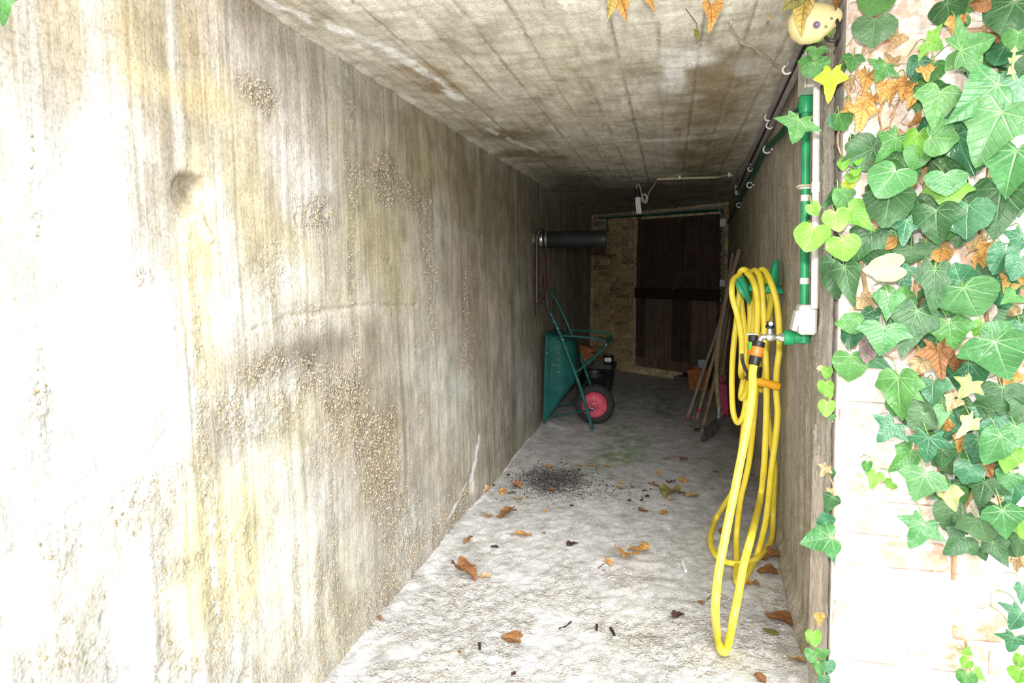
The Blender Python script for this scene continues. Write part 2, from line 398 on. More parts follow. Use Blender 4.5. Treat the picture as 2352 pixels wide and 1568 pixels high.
def pblob(y, z, px, py, rx, ry, soft=.8, wob=.6, seed=3, pt=WL):
    """blob whose size is given at its own place on the surface"""
    a0_, b0_ = pt(px-rx, py); a1_, b1_ = pt(px+rx, py); a2_, b2_ = pt(px, py-ry); a3_, b3_ = pt(px, py+ry)
    return blob(y, z, px, py, max(abs(a1_-a0_), abs(a3_-a2_))/2, max(abs(b3_-b2_), abs(b1_-b0_))/2, soft, wob, seed, pt)
GRAV = [(620, 850, 70, 40, 1), (720, 880, 90, 60, 1), (800, 900, 60, 60, 1), (530, 960, 35, 80, .8), (860, 1010, 60, 90, 1), (870, 1130, 60, 110, .95), (780, 1010, 70, 100, .7), (640, 940, 80, 60, .7), (890, 400, 75, 45, 1), (950, 450, 50, 35, .9), (745, 490, 42, 42, 1), (620, 205, 50, 38, .9), (925, 1200, 60, 90, .8), (100, 850, 14, 260, .7), (105, 400, 14, 200, .7), (480, 1440, 26, 140, .9), (720, 1350, 14, 230, .8), (990, 620, 16, 170, .8), (1090, 800, 26, 190, .6), (640, 600, 60, 100, .5), (320, 1150, 150, 80, .45), (345, 640, 22, 30, .9), (690, 730, 60, 40, .6), (1160, 900, 20, 120, .6)]
def left_gravel(y, z):
    g = np.zeros(y.shape)
    for k, (px, py, a, b, wg) in enumerate(GRAV): g = np.maximum(g, pblob(y, z, px, py, a*1.15, b*1.15, .9, .8, k+2)*wg)
    colm = fbm(y*7.3, z*.5, 3, 41); g = np.maximum(g, sstep(.60, .72, colm)*fbm(y*9, z*4, 3, 43)*.9)
    low = sstep(-.10, .10, (z-(1.05-.30*(y-1.1)))*-1)*(1-sstep(1.6, 2.2, y)); g = np.maximum(g, low*.45*sstep(.42, .6, fbm(y*11, z*11, 3, 47)))
    g = np.maximum(g, sstep(.45, .1, z)*.55*sstep(.4, .6, fbm(y*4, z*7, 3, 49)))
    return g
def board(y, wd=.125, seed=9):
    b = y/wd+.35*vnoise(y*2, y*0, seed); k = np.floor(b); f = b-k
    hsh = np.abs(np.sin(k*12.9898+seed)*43758.5453) % 1.
    return f, hsh
def left_h(y, z):
    f, hs = board(y); h = (hs-.5)*.003-.003*(1-sstep(0, .04, np.minimum(f, 1-f)))
    h = h+(fbm(y*30, z*1.6, 4, 21)-.5)*.004+(fbm(y*1.6, z*1.2, 3, 22)-.5)*.030+(fbm(y*22, z*22, 3, 23)-.5)*.0045
    g = left_gravel(y, z); h = h+g*((fbm(y*60, z*60, 2, 25)-.5)*.012-.003)
    a, b = WL(465, 445); d = np.hypot((y-a)/.085, (z-b)/.072)+(fbm(y*13, z*13, 3, 26)-.5)*.6
    h = h-.06*(1-sstep(.6, 1.0, d))*(.65+.7*fbm(y*30, z*20, 3, 27))
    h = h+.012*polyband(y, z, [(475, 490), (490, 530), (500, 545)], .012)
    for (px, py), r in {(432, 1560): .022, (355, 1545): .02, (540, 1560): .03, (700, 500): .012, (5, 1430): .015, (230, 1420): .012, (905, 600): .012, (1070, 1120): .05}.items():
        a, b = WL(px, py); h = h-.022*(1-sstep(.4, 1.1, np.hypot((y-a)/r, (z-b)/(r*1.3))))
    h = h-.007*polyband(y, z, [(560, 765), (700, 722), (850, 700), (960, 702)], .008)
    h = h-.006*polyband(y, z, [(380, 1000), (330, 1060), (200, 1150), (90, 1220), (0, 1290)], .012)
    return h
def left_col(y, z):
    n = fbm(y*1.3, z*1.1, 4, 31); c = [.51+.10*(n-.5)+0*y, .475+.10*(n-.5)+0*y, .425+.08*(n-.5)+0*y]
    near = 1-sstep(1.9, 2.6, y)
    c = paint(c, near*sstep(2.2, 1.2, z)*.9*sstep(.2, .5, fbm(y*9, z*.9, 4, 32)), (.86, .86, .86)); c = paint(c, near*sstep(1.3, 1.9, z)*sstep(.4, .6, fbm(y*13, z*.5, 4, 39)), (.34, .28, .20), .7)       # lime bloom whitened with painted glare; brown streaks above painted darker to dim light
    olive = sstep(.48, .66, fbm(y*1.9, z*.7, 4, 33)); c = paint(c, olive, (.38, .335, .235), .6)
    # rusty drips from the slab edge
    dr = sstep(.50, .62, fbm(y*16, z*.35, 4, 34))*sstep(1.75, 2.2, z)*near; c = paint(c, dr, (.42, .34, .22), .8)
    dr = sstep(.55, .65, fbm(y*26, z*.6, 4, 35)); c = paint(c, dr, (.74, .72, .68), .30)
    dr = sstep(.56, .66, fbm(y*21, z*.5, 4, 36)); c = paint(c, dr, (.24, .21, .15), .5)
    for px, py, a, b, rgb, k in [
        (220, 850, 240, 460, (.90, .90, .90), .7), (330, 60, 60, 130, (.44, .35, .20), .55), (450, 205, 125, 42, (.62, .51, .30), .8), (625, 110, 85, 110, (.42, .38, .35), .8), (60, 80, 60, 120, (.40, .33, .22), .5), (200, 60, 50, 160, (.46, .38, .25), .35), (60, 480, 50, 300, (.74, .70, .50), .5),
        (600, 430, 62, 270, (.50, .44, .27), .65), (475, 640, 44, 190, (.80, .67, .38), .75), (480, 840, 40, 130, (.78, .68, .44), .6), (535, 1260, 110, 230, (.80, .71, .38), .75), (430, 1320, 50, 200, (.80, .72, .42), .5), (180, 1380, 160, 130, (.80, .77, .62), .4), (350, 1200, 160, 120, (.74, .72, .60), .4),
        (690, 330, 85, 130, (.64, .60, .60), .7), (740, 480, 42, 95, (.74, .72, .71), .75), (690, 640, 55, 90, (.68, .66, .64), .6), (880, 560, 130, 190, (.42, .37, .21), .65), (980, 360, 80, 90, (.44, .38, .25), .6), (1060, 600, 50, 170, (.52, .47, .42), .5),
        (640, 815, 150, 55, (.36, .32, .26), .75), (770, 795, 105, 62, (.24, .215, .18), .85), (500, 960, 40, 120, (.38, .34, .26), .75), (860, 900, 70, 120, (.34, .31, .25), .7), (560, 870, 60, 50, (.40, .36, .28), .6), (650, 990, 90, 90, (.60, .57, .42), .6), (780, 950, 110, 130, (.46, .38, .26), .55), (875, 1060, 55, 130, (.40, .31, .19), .65),
        (640, 1150, 80, 130, (.52, .50, .40), .5), (650, 1340, 70, 200, (.78, .75, .62), .7), (760, 1420, 60, 140, (.60, .57, .40), .55), (830, 1300, 60, 120, (.56, .55, .47), .5), (1040, 865, 60, 110, (.64, .66, .62), .8), (1205, 870, 26, 85, (.72, .72, .76), .8), (940, 1210, 62, 80, (.68, .70, .70), .7), (1090, 730, 48, 130, (.50, .40, .35), .6),
        (1130, 450, 130, 105, (.34, .29, .16), .65), (1010, 300, 70, 50, (.40, .34, .21), .6), (1250, 620, 100, 190, (.28, .25, .17), .5), (1300, 800, 80, 250, (.22, .22, .14), .5), (1180, 1050, 90, 140, (.34, .33, .27), .45), (1000, 1050, 60, 130, (.40, .37, .30), .45), (720, 720, 130, 50, (.56, .52, .42), .4)]:
        c = paint(c, pblob(y, z, px, py, a*1.1, b*1.1, .85, .7, px % 13), rgb, k)
    # pale tongues under the slab
    for px in (1090, 1135):
        a, b = WL(px, 330); tng = (1-sstep(.06, .13, np.abs(y-a)*(1+1.2*(b+.05-z))))*sstep(b-.24, b-.10, z-.6*np.abs(y-a)); c = paint(c, tng, (.56, .53, .46), .7)
    wl = polyband(y, z, [(1090, 1005), (1080, 1060), (1070, 1100)], .035); wl = np.maximum(wl, polyband(y, z, [(1060, 1110), (1035, 1160), (1020, 1190)], .016))
    wl = np.maximum(wl, polyband(y, z, [(1245, 900), (1240, 940), (1238, 975)], .035)); wl = np.maximum(wl, polyband(y, z, [(476, 1190), (482, 1350), (490, 1480), (488, 1568)], .010, wob=.01))
    c = paint(c, wl*sstep(.3, .5, fbm(y*20, z*20, 2, 61)), (.95, .96, 1.), 1.); c = [ci*(1-.28*left_gravel(y, z)) for ci in c]
    f, hs = board(y); ln = 1-sstep(0, .035, np.minimum(f, 1-f)); c = paint(c, ln*sstep(.35, .6, fbm(y*3, z*2, 3, 37)), (.28, .24, .17), .30)
    c = [ci*(.93+.14*hs) for ci in c]
    a, b = WL(455, 430); d = np.hypot((y-a)/.085, (z-b)/.075); d = d+(fbm(y*13, z*13, 3, 26)-.5)*.6; c = paint(c, 1-sstep(.7, 1.05, d), (.36, .31, .25), .85)
    return c
yl = [.45]
while yl[-1] < 11.3: yl.append(yl[-1]*1.0062)
YL = np.array([-4, -2, -.8, 0, .25]+yl); ZL = np.linspace(-.03, 2.42, 330)
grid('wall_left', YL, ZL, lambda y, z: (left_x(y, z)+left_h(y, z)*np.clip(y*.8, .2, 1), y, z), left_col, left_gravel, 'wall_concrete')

# ------------------------------------------------------------ right wall
def right_x(y, z):
    b = np.interp(y, [2.4, 3.2, 4, 6, 7.5, 10], [.535, .562, .615, .67, .69, .71]); t = np.interp(y, [2.4, 4, 7.5, 10], [.505, .55, .685, .71])
    k = np.clip(z/2.36, 0, 1); return b*(1-k)+t*k-.035*(sstep(.10, 0, z))
def WR(px, py): p = onx(px, py, .56); return p[1], p[2]
def right_gravel(y, z):
    g = np.maximum(sstep(.52, .64, fbm(y*7.3, z*.5, 3, 141))*fbm(y*9, z*4, 3, 143)*1.1, .5*sstep(.55, .7, fbm(y*6, z*6, 3, 145)))
    for k, (px, py, a, b) in enumerate([(1850, 900, .05, .3), (1850, 1050, .05, .2), (1815, 760, .03, .3), (1880, 700, .03, .2), (1830, 1450, .12, .05), (1770, 560, .04, .2)]): g = np.maximum(g, blob(y, z, px, py, a, b, .7, .5, k+60, WR)*.8)
    return g
def right_h(y, z):
    f, hs = board(y, .13, 19); h = (hs-.5)*.006-.004*(1-sstep(0, .06, np.minimum(f, 1-f)))
    return h+(fbm(y*30, z*1.6, 4, 121)-.5)*.008+(fbm(y*2.2, z*1.4, 3, 122)-.5)*.022+(fbm(y*22, z*22, 3, 123)-.5)*.006+right_gravel(y, z)*(fbm(y*60, z*60, 2, 125)-.5)*.02
def right_col(y, z):
    n = fbm(y*1.3, z*1.1, 4, 131); c = [.52+.1*(n-.5), .48+.1*(n-.5), .41+.08*(n-.5)]
    c = paint(c, sstep(.48, .64, fbm(y*4, z*.7, 4, 133)), (.44, .38, .26), .5)
    c = paint(c, sstep(.55, .66, fbm(y*24, z*.6, 4, 134)), (.72, .70, .66), .35)
    c = paint(c, sstep(.55, .66, fbm(y*19, z*.6, 4, 135)), (.28, .24, .17), .4)
    c = paint(c, 1-sstep(2.55, 2.9, y+.2*(fbm(z*3, y*3, 3, 137)-.5)), (.66, .64, .64), .6)
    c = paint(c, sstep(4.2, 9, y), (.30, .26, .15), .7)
    return c
yr = [2.46]
while yr[-1] < 10.3: yr.append(yr[-1]*1.0065)
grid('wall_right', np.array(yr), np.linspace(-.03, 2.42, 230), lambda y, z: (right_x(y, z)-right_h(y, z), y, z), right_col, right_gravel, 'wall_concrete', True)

# ------------------------------------------------------------ ceiling slab (board-marked soffit)
ZC = 2.34
def WC(px, py): p = onz(px, py, ZC); return p[0], p[1]
def ceil_gravel(x, y):
    b = (x+.03*(y-2)*0)/.155+.35; f = b-np.floor(b); ln = 1-sstep(0, .09, np.minimum(f, 1-f))
    hs = np.abs(np.sin(np.floor(b+.5)*12.9898)*43758.5) % 1
    return ln*sstep(.35, .55, fbm(x*3+hs*9, y*2.2, 3, 71))*(.4+.6*hs)
def ceil_h(x, y):
    b = x/.155+.35; k = np.floor(b); f = b-k; hs = np.abs(np.sin(k*7.233)*4375.5) % 1
    h = (hs-.5)*.006+.008*(1-sstep(0, .05, np.minimum(f, 1-f)))+(fbm(x*3, y*1.2, 4, 72)-.5)*.022+(fbm(x*9, y*26, 4, 73)-.5)*.009
    h = h+ceil_gravel(x, y)*(fbm(x*60, y*60, 2, 75)-.2)*.014
    h = h-.02*(1-sstep(0, .04, x-left_x(y, 2.33)))*(fbm(x*5, y*9, 3, 76))
    j = 1-sstep(0, .012, np.abs(y-4.72-.12*np.sin(x*3)+.04*vnoise(x*5, y*0, 3))); return h+.008*j
def ceil_col(x, y):
    n = fbm(x*2, y*1.2, 4, 81); c = [.74+.12*(n-.5), .70+.12*(n-.5), .62+.10*(n-.5)]
    f0 = (x/.155+.35) % 1; ln = 1-sstep(0, .06, np.minimum(f0, 1-f0)); c = paint(c, ln*sstep(.25, .55, fbm(x*2, y*3, 3, 82)), (.28, .21, .13), .75)
    c = paint(c, sstep(.52, .66, fbm(x*5, y*2, 4, 83)), (.48, .43, .33), .5)
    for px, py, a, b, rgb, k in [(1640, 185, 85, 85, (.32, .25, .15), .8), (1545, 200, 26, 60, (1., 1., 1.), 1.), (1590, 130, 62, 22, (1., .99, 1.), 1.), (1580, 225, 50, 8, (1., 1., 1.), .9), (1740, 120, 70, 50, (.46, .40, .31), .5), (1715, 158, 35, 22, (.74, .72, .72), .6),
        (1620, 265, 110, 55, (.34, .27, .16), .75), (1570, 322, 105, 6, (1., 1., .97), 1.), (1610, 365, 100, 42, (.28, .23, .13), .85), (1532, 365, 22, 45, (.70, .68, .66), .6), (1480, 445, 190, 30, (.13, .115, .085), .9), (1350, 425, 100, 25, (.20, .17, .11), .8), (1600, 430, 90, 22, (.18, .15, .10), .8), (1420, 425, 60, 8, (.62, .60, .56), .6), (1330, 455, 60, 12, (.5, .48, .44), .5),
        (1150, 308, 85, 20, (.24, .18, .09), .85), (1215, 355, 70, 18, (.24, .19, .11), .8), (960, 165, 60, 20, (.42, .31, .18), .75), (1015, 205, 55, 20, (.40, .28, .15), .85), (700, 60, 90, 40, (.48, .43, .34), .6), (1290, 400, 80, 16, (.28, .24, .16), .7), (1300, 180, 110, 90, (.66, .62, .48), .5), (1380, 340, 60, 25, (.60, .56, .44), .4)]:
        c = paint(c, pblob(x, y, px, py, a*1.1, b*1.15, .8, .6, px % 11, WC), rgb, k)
    wl = polyband(x, y, [(600, 0), (700, 40), (850, 95), (960, 155), (1030, 210), (1060, 230)], .035, WC); c = paint(c, wl*sstep(.3, .5, fbm(x*22, y*9, 3, 86)), (1., 1., 1.), 1.)
    wl = polyband(x, y, [(1120, 295), (1180, 325), (1240, 350)], .03, WC); c = paint(c, wl*sstep(.3, .5, fbm(x*22, y*9, 3, 87)), (.96, .95, .94), .9)
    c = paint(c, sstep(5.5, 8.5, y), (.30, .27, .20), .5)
    return c
yc = [1.72]
while yc[-1] < 11.4: yc.append(yc[-1]*1.0060)
xc = np.linspace(-1.34, .80, 230)
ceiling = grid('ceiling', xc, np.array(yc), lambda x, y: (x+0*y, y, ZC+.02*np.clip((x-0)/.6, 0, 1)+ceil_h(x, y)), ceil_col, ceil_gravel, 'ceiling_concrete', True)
m = MB(); m.box((-.42, 1.86, 2.50), (1.86, .28, .26), bev=.01); m.build('slab_edge', 'slab_edge', ceiling)
m = MB(); m.box((-.1, 6.8, 2.56), (2.9, 9.6, .2)); m.build('slab_body', 'slab_edge', ceiling, smooth=False)

# ------------------------------------------------------------ floor
def WF(px, py): p = onz(px, py, 0); return p[0], p[1]
def floor_gravel(x, y):
    g = .75*(1-sstep(2.9, 3.9, y+.7*(fbm(x*3, y*3, 3, 92)-.5)))*sstep(.3, .55, fbm(x*6, y*6, 3, 93)); return np.maximum(g, .25*sstep(.55, .7, fbm(x*5, y*5, 3, 94)))*(y > 1.5)
def floor_h(x, y):
    near = 1-sstep(3.0, 5.5, y)
    h = (fbm(x*1.6, y*1.2, 3, 95)-.5)*.028+(fbm(x*26, y*20, 3, 96)-.5)*(.005+.010*near)+(fbm(x*70, y*60, 2, 97)-.5)*(.004+.008*near)
    h = h+.012*sstep(.07, 0, x-left_x(y, 0)-.02)
    return h*np.clip((y-.5), 0, 1)
def floor_col(x, y):
    n = fbm(x*2, y*1.6, 4, 101); c = [.57+.14*(n-.5), .572+.14*(n-.5), .578+.12*(n-.5)]
    c = paint(c, sstep(.5, .66, fbm(x*3.5, y*2, 4, 102)), (.52, .53, .47), .5)
    c = paint(c, sstep(.56, .7, fbm(x*6, y*4, 4, 103)), (.72, .71, .72), .4)
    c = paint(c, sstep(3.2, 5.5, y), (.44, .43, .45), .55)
    for px, py, a, b, rgb, k in [(1430, 1020, .24, .9, (.20, .32, .14), .6), (1350, 1080, .15, .4, (.26, .36, .20), .4), (1530, 930, .18, 1.0, (.16, .20, .10), .6), (1300, 985, .10, .15, (.70, .68, .70), .6), (1440, 900, .5, 1.3, (.27, .29, .28), .5),
        (1640, 1080, .12, .5, (.28, .34, .22), .5), (1750, 1080, .12, .9, (.26, .28, .22), .6), (1150, 1180, .12, .12, (.66, .67, .72), .5), (1265, 1100, .10, .30, (.24, .21, .21), .5), (1540, 1210, .05, .07, (.82, .82, .86), .6), (1270, 1315, .1, .04, (.62, .64, .70), .5),
        (1370, 965, .08, .15, (.20, .22, .14), .5), (1600, 860, .5, .8, (.20, .20, .17), .6), (1000, 1520, .25, .12, (.66, .67, .60), .4)]:
        c = paint(c, blob(x, y, px, py, a, b, .9, .8, px % 7, WF)*sstep(.30, .62, fbm(x*16+px, y*12, 4, 108)), rgb, min(1, k*1.3))
    wl = polyband(x, y, [(1150, 1085), (1225, 990), (1250, 965)], .03, WF); wl = np.maximum(wl, polyband(x, y, [(1075, 1175), (1100, 1150), (1120, 1128)], .035, WF)); wl = np.maximum(wl, polyband(x, y, [(1245, 968), (1290, 985)], .05, WF))
    c = paint(c, wl, (.92, .92, 1.), .9); d = np.hypot((x-WF(1265, 1100)[0])/.22, (y-WF(1265, 1100)[1])/.30)+(fbm(x*14, y*14, 3, 109)-.5)*1.6; c = paint(c, 1-sstep(.5, 1.1, d), (.12, .10, .10), .6)
    return c
yf = [1.9]
while yf[-1] < 11.3: yf.append(yf[-1]*1.0055)
YF = np.array([-5, -2.5, -1, 0, .8, 1.4, 1.7]+yf); XF = np.concatenate([np.linspace(-1.36, 1.2, 240), [1.6, 2.5, 5]])
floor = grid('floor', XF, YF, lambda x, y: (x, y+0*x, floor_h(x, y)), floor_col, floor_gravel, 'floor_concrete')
# exposed pebbles of the coarse floor by the mouth: thousands, so one object
def lumps(name, mat, items, parent=None, seed=1, tag_kind='stuff', squash=.55):
    rnd = random.Random(seed); m = MB()
    base = [(0, 0, 1), (.89, 0, .45), (.28, .85, .45), (-.72, .53, .45), (-.72, -.53, .45), (.28, -.85, .45), (.72, .53, -.45), (-.28, .85, -.45), (-.89, 0, -.45), (-.28, -.85, -.45), (.72, -.53, -.45), (0, 0, -1)]
    fs = [(0, 1, 2), (0, 2, 3), (0, 3, 4), (0, 4, 5), (0, 5, 1), (1, 6, 2), (2, 7, 3), (3, 8, 4), (4, 9, 5), (5, 10, 1), (6, 7, 2), (7, 8, 3), (8, 9, 4), (9, 10, 5), (10, 6, 1), (11, 7, 6), (11, 8, 7), (11, 9, 8), (11, 10, 9), (11, 6, 10)]
    for x, y, z, r in items:
        a = rnd.random()*6.28; e = rnd.uniform(.6, 1.); ca, sa = math.cos(a), math.sin(a)
        m.add([(x+r*(p[0]*ca-p[1]*sa*e)*rnd.uniform(.8, 1.15), y+r*(p[0]*sa+p[1]*ca*e)*rnd.uniform(.8, 1.15), z+r*p[2]*squash) for p in base], fs)
    o = m.build(name, mat, parent, sharp=180); o['kind'] = tag_kind; return o
fh = lambda x, y: float(floor_h(np.array([[x]]), np.array([[y]]))[0, 0])
it = []
for k in range(3200):
    y = 2.0+(random.random()**1.5)*2.2; x = random.uniform(-1.15, .55)
    if y > 3.3 and random.random() < .5: continue
    r = random.uniform(.002, .0065)*(1.5 if random.random() < .06 else 1); it.append((x, y, fh(x, y)-r*.05, r))
lumps('exposed_pebbles', 'pebble', it, floor, 3)
# aggregate standing out of the eroded patches of the left wall
rndw = random.Random(5); itw = []
yy = np.array([rndw.uniform(.75, 4.2) for _ in range(60000)]); zz = np.array([rndw.uniform(.02, 2.2) for _ in range(60000)])
gv = left_gravel(yy[None], zz[None])[0]; hv = left_h(yy[None], zz[None])[0]
for a, b, g, h in zip(yy, zz, gv, hv):
    if g > .35 and rndw.random() < g*.75 and len(itw) < 7500:
        r = rndw.uniform(.0018, .0055); itw.append((float(left_x(a, b)+h*min(1, a*.8)), a, b, r))
m_ = lumps('exposed_aggregate', 'aggregate', itw, bpy.data.objects['wall_left'], 4, squash=1.)

# ------------------------------------------------------------ back wall and door
BL = np.array([-1.17, 10.75, 0]); BR = np.array([.80, 9.15, 0]); BD = (BR-BL)/np.linalg.norm(BR-BL); BLEN = np.linalg.norm(BR-BL); BN = np.array([-BD[1], BD[0], 0])*-1
if BN[1] > 0: BN = -BN                      # towards the viewer
def back(px, py, off=0.):
    r = ray(px, py); q = BL+BN*off; t = ((q-CAM) @ BN)/(r @ BN); p = CAM+r*t; return (p-q) @ BD, p[2]
RB = Matrix(((BD[0], -BN[0], 0), (BD[1], -BN[1], 0), (0, 0, 1)))     # local x along the wall, y into the wall, z up
def bw(u, d, z): return BL+BD*u-BN*d+np.array([0, 0, z])             # d = depth into the wall
uD0 = back(1450, 700)[0]; uD1 = back(1653, 700)[0]; zDt = back(1560, 497)[1]
print('door', uD0, uD1, zDt, BLEN)
m = MB()
m.box(bw(uD0/2-.15, .20, 1.2), (uD0+.3-.02, .36, 2.44), RB); m.box(bw((uD1+BLEN+.3)/2, .20, 1.2), (BLEN+.3-uD1-.02, .36, 2.44), RB)
m.box(bw((uD0+uD1)/2, .20, (zDt+2.46)/2), (uD1-uD0+.1, .36, 2.46-zDt), RB)
wall_back = m.build('wall_back', 'cellar_mortar', smooth=False); wall_back['kind'] = 'structure'
BRK = []
for k in range(6):
    mm = MB(); mm.box((0, 0, 0), (1, 1, 1), bev=.07); rr = random.Random(k)
    mm.v = [(a+rr.uniform(-.035, .035), b+rr.uniform(-.07, .07), c+rr.uniform(-.05, .05)) for a, b, c in mm.v]; BRK.append(mm)
def brick_meshes(mat, L, D, H):
    out = []
    for k, b in enumerate(BRK):
        q = MB(); q.v = [(a*L, c*D, e*H) for a, c, e in b.v]; q.f = b.f; out.append(q.mesh('brick', mat))
    return out
def lay(parent, origin, R, u0, u1, z0, z1, L, H, jt, D, mat, seed, skip=None, head=True):
    rr = random.Random(seed); full = brick_meshes(mat, L-jt, D, H-jt); half = brick_meshes(mat, L/2-jt, D, H-jt); n = 0
    zi = 0; z = z0
    while z < z1-H*.5:
        u = u0; first = (zi % 2 == 1)
        while u < u1-.03:
            wd = L/2 if first or (head and rr.random() < .12) else L
            me = (half if wd < L*.9 else full)[rr.randrange(6)]; first = False
            if u+wd > u1+.03:
                wd2 = u1-u; sc = wd2/wd
            else: sc = 1.; wd2 = wd
            if not (skip and skip(u+wd2/2, z+H/2)):
                o = bpy.data.objects.new('brick', me); COL.objects.link(o); o.parent = parent
                o.matrix_basis = Matrix.Translation(V(origin(u+wd2/2, z+H/2, rr.uniform(-.006, .006)))) @ R.to_4x4() @ Matrix.Rotation(rr.uniform(-.02, .02), 4, 'Y') @ Matrix.Diagonal((sc, 1, 1, 1)); n += 1
            u += wd2
        z += H; zi += 1
    return n
lay(wall_back, lambda u, z, d: bw(u, .02+d, z), RB, .02, uD0, .0, 2.36, .235, .083, .014, .06, 'cellar_brick', 4)
lay(wall_back, lambda u, z, d: bw(u, .02+d, z), RB, uD1, BLEN, .0, 2.36, .235, .083, .014, .06, 'cellar_brick', 5)
q = MB(); q.box(bw((uD0+uD1)/2, .30, 1.2), (uD1-uD0+.3, .06, 2.5), RB); q.build('door_light_stop', 'door_rail_wood', wall_back, smooth=False)  # added unseen panel, stops sky light leaking through the door crack
# door: two plank leaves, rails, threshold
door = bpy.data.objects.new('door_1', None); COL.objects.link(door); door['kind'] = 'structure'; PLACED[door.name] = Vector((0, 0, 0))
uM = back(1554, 700)[0]; zr = back(1555, 676)[1]
rd = random.Random(11)
for a, b in ((uD0, uM-.012), (uM+.012, uD1)):
    n = 5; wd = (b-a)/n
    for k in range(n):
        uc = a+wd*(k+.5); dd = .13+rd.uniform(-.004, .004)
        q = MB(); q.box(bw(uc, dd, (zr+.05+zDt+.05)/2), (wd-.008, .03, zDt+.05-zr-.05), RB, .004); q.build('plank', 'door_wood', door)
        q = MB(); q.box(bw(uc, dd, (.24+zr-.06)/2), (wd-.008, .03, zr-.06-.24), RB, .004); q.build('plank', 'door_wood_worn' if k in (1, 2, 3) else 'door_wood', door)
    q = MB(); q.box(bw((a+b)/2, .12, .165), (b-a-.004, .05, .15), RB, .006); q.build('bottom_rail', 'door_wood_worn', door)
    q = MB(); q.box(bw(a+.035, .115, 1.0), (.07, .03, 1.75), RB, .005); q.build('stile', 'door_wood', door)
q = MB(); q.box(bw((uD0+uD1)/2, .085, zr), (uD1-uD0-.01, .07, .15), RB, .008); q.build('crossbar', 'door_rail_wood', door)
q = MB(); q.box(bw((uD0+uM)/2, .10, .05), (uM-uD0, .14, .11), RB, .01); q.build('threshold', 'cellar_mortar', door)
q = MB(); q.box(bw((uM+uD1)/2-.05, .06, .03), ((uD1-uM)*.9, .16, .05), RB, .01); q.build('threshold_board', 'door_wood_worn', door)
for px, py in ((1541, 663), (1572, 659)):
    u, z = back(px, py); q = MB(); q.lathe([(.008, 0), (.008, .01), (.004, .014)], bw(u, .05, z), tuple(BN), 10); q.build('bolt', 'steel', door)

# ------------------------------------------------------------ brick front beside the mouth
YB = 2.45
m = MB(); m.box((1.37, YB+.184, 1.5), (1.66, .376, 3.1), bev=.004)
wall_front = m.build('wall_front', 'mortar', smooth=False); wall_front['kind'] = 'structure'
RI = Matrix.Identity(3)
lay(wall_front, lambda u, z, d: (u, YB+.025+d, z), RI, .535, 1.62, -.02, 2.95, .235, .108, .015, .07, 'pale_brick', 8)
m = MB(); m.box((.552, 2.56, 1.2), (.03, .22, 2.4)); m.build('reveal_render', 'mortar', wall_front, smooth=False)

# ================================================================ THINGS
def R_(px, py, off=0.):
    x = .56
    for _ in range(8):
        p = onx(px, py, x); x = float(right_x(p[1], p[2]))-off
    return onx(px, py, x)
def ceilp(px, py, off=0.): return onz(px, py, ZC+.005-off)
def q3(a): return tuple(float(k) for k in a)

# ---- wheelbarrow stood on its wheel against the left wall
YN, YFb = 6.45, 7.02; YM = (YN+YFb)/2
def W(px, py, y=YN): p = ony(px, py, YN); return np.array([p[0], y, p[2]])
wc = ony(1366, 932, YM); WR_ = .192
tray_org = W(1290, 860, YM)
wb = empty('wheelbarrow', (wc[0], YM, 0), 'green wheelbarrow with a pink-red wheel stood upright against the left wall', 'wheelbarrow')
def ring(xz_c, hx_z, y0, y1, n=6, r=.05):   # rounded rectangle in (z,y) at given corner points
    (xa, za), (xb, zb) = xz_c; pts = []
    for (s, y_, sz, sy) in ((0, y0, -1, -1), (1, y0, 1, -1), (1, y1, 1, 1), (0, y1, -1, 1)):
        for k in range(n):
            a = {(-1, -1): PI, (1, -1): 1.5*PI, (1, 1): 0, (-1, 1): .5*PI}[(sz, sy)]+k/(n-1)*PI/2
            cz, cy = r+r*math.cos(a)*1., r*math.sin(a)
            ln = math.hypot(xb-xa, zb-za); t = (s*ln-sz*r+r*math.cos(a))/ln
            pts.append((xa+(xb-xa)*t, y_-sy*r+r*math.sin(a), za+(zb-za)*t))
    return pts
def xz(px, py): p = W(px, py); return (p[0], p[2])
tip = xz(1250, 971); rt = xz(1256, 764)
sec = [ring((tip, rt), 0, YN-.035, YFb+.035, r=.05), ring(((tip[0]+.012, tip[1]+.01), (rt[0]+.012, rt[1]-.01)), 0, YN-.02, YFb+.02, r=.05),
       ring((xz(1283, 925), xz(1280, 772)), 0, YN+.02, YFb-.02, r=.06), ring((xz(1312, 886), xz(1306, 785)), 0, YN+.06, YFb-.06, r=.06), ring((xz(1321, 872), xz(1314, 796)), 0, YN+.12, YFb-.12, r=.05)]
m = MB(); n = len(sec[0])
for s_ in sec: m.v += [tuple(map(float, p)) for p in s_]
for i in range(len(sec)-1):
    for k in range(n): m.f.append((i*n+k, i*n+(k+1) % n, (i+1)*n+(k+1) % n, (i+1)*n+k))
m.f.append(tuple(range((len(sec)-1)*n, len(sec)*n)))
tray = m.build('tray', 'green_enamel', wb, sharp=50); so = tray.modifiers.new('t', 'SOLIDIFY'); so.thickness = .006
m = MB(); m.tube([tuple(p) for p in sec[0]]+[tuple(sec[0][0])], .009, 8, False); m.build('rim', 'green_enamel', tray)
# embossed lettering on the tray's side, reading upwards
def text_mesh(s, size, ext, mat):
    c = bpy.data.curves.new('t', 'FONT'); c.body = s; c.size = size; c.extrude = ext; c.bevel_depth = .0012
    o = bpy.data.objects.new('t', c); COL.objects.link(o); bpy.context.view_layer.update()
    me = bpy.data.meshes.new_from_object(o.evaluated_get(bpy.context.evaluated_depsgraph_get())); bpy.data.objects.remove(o)
    me.materials.clear(); me.materials.append(MATS[mat]); return me
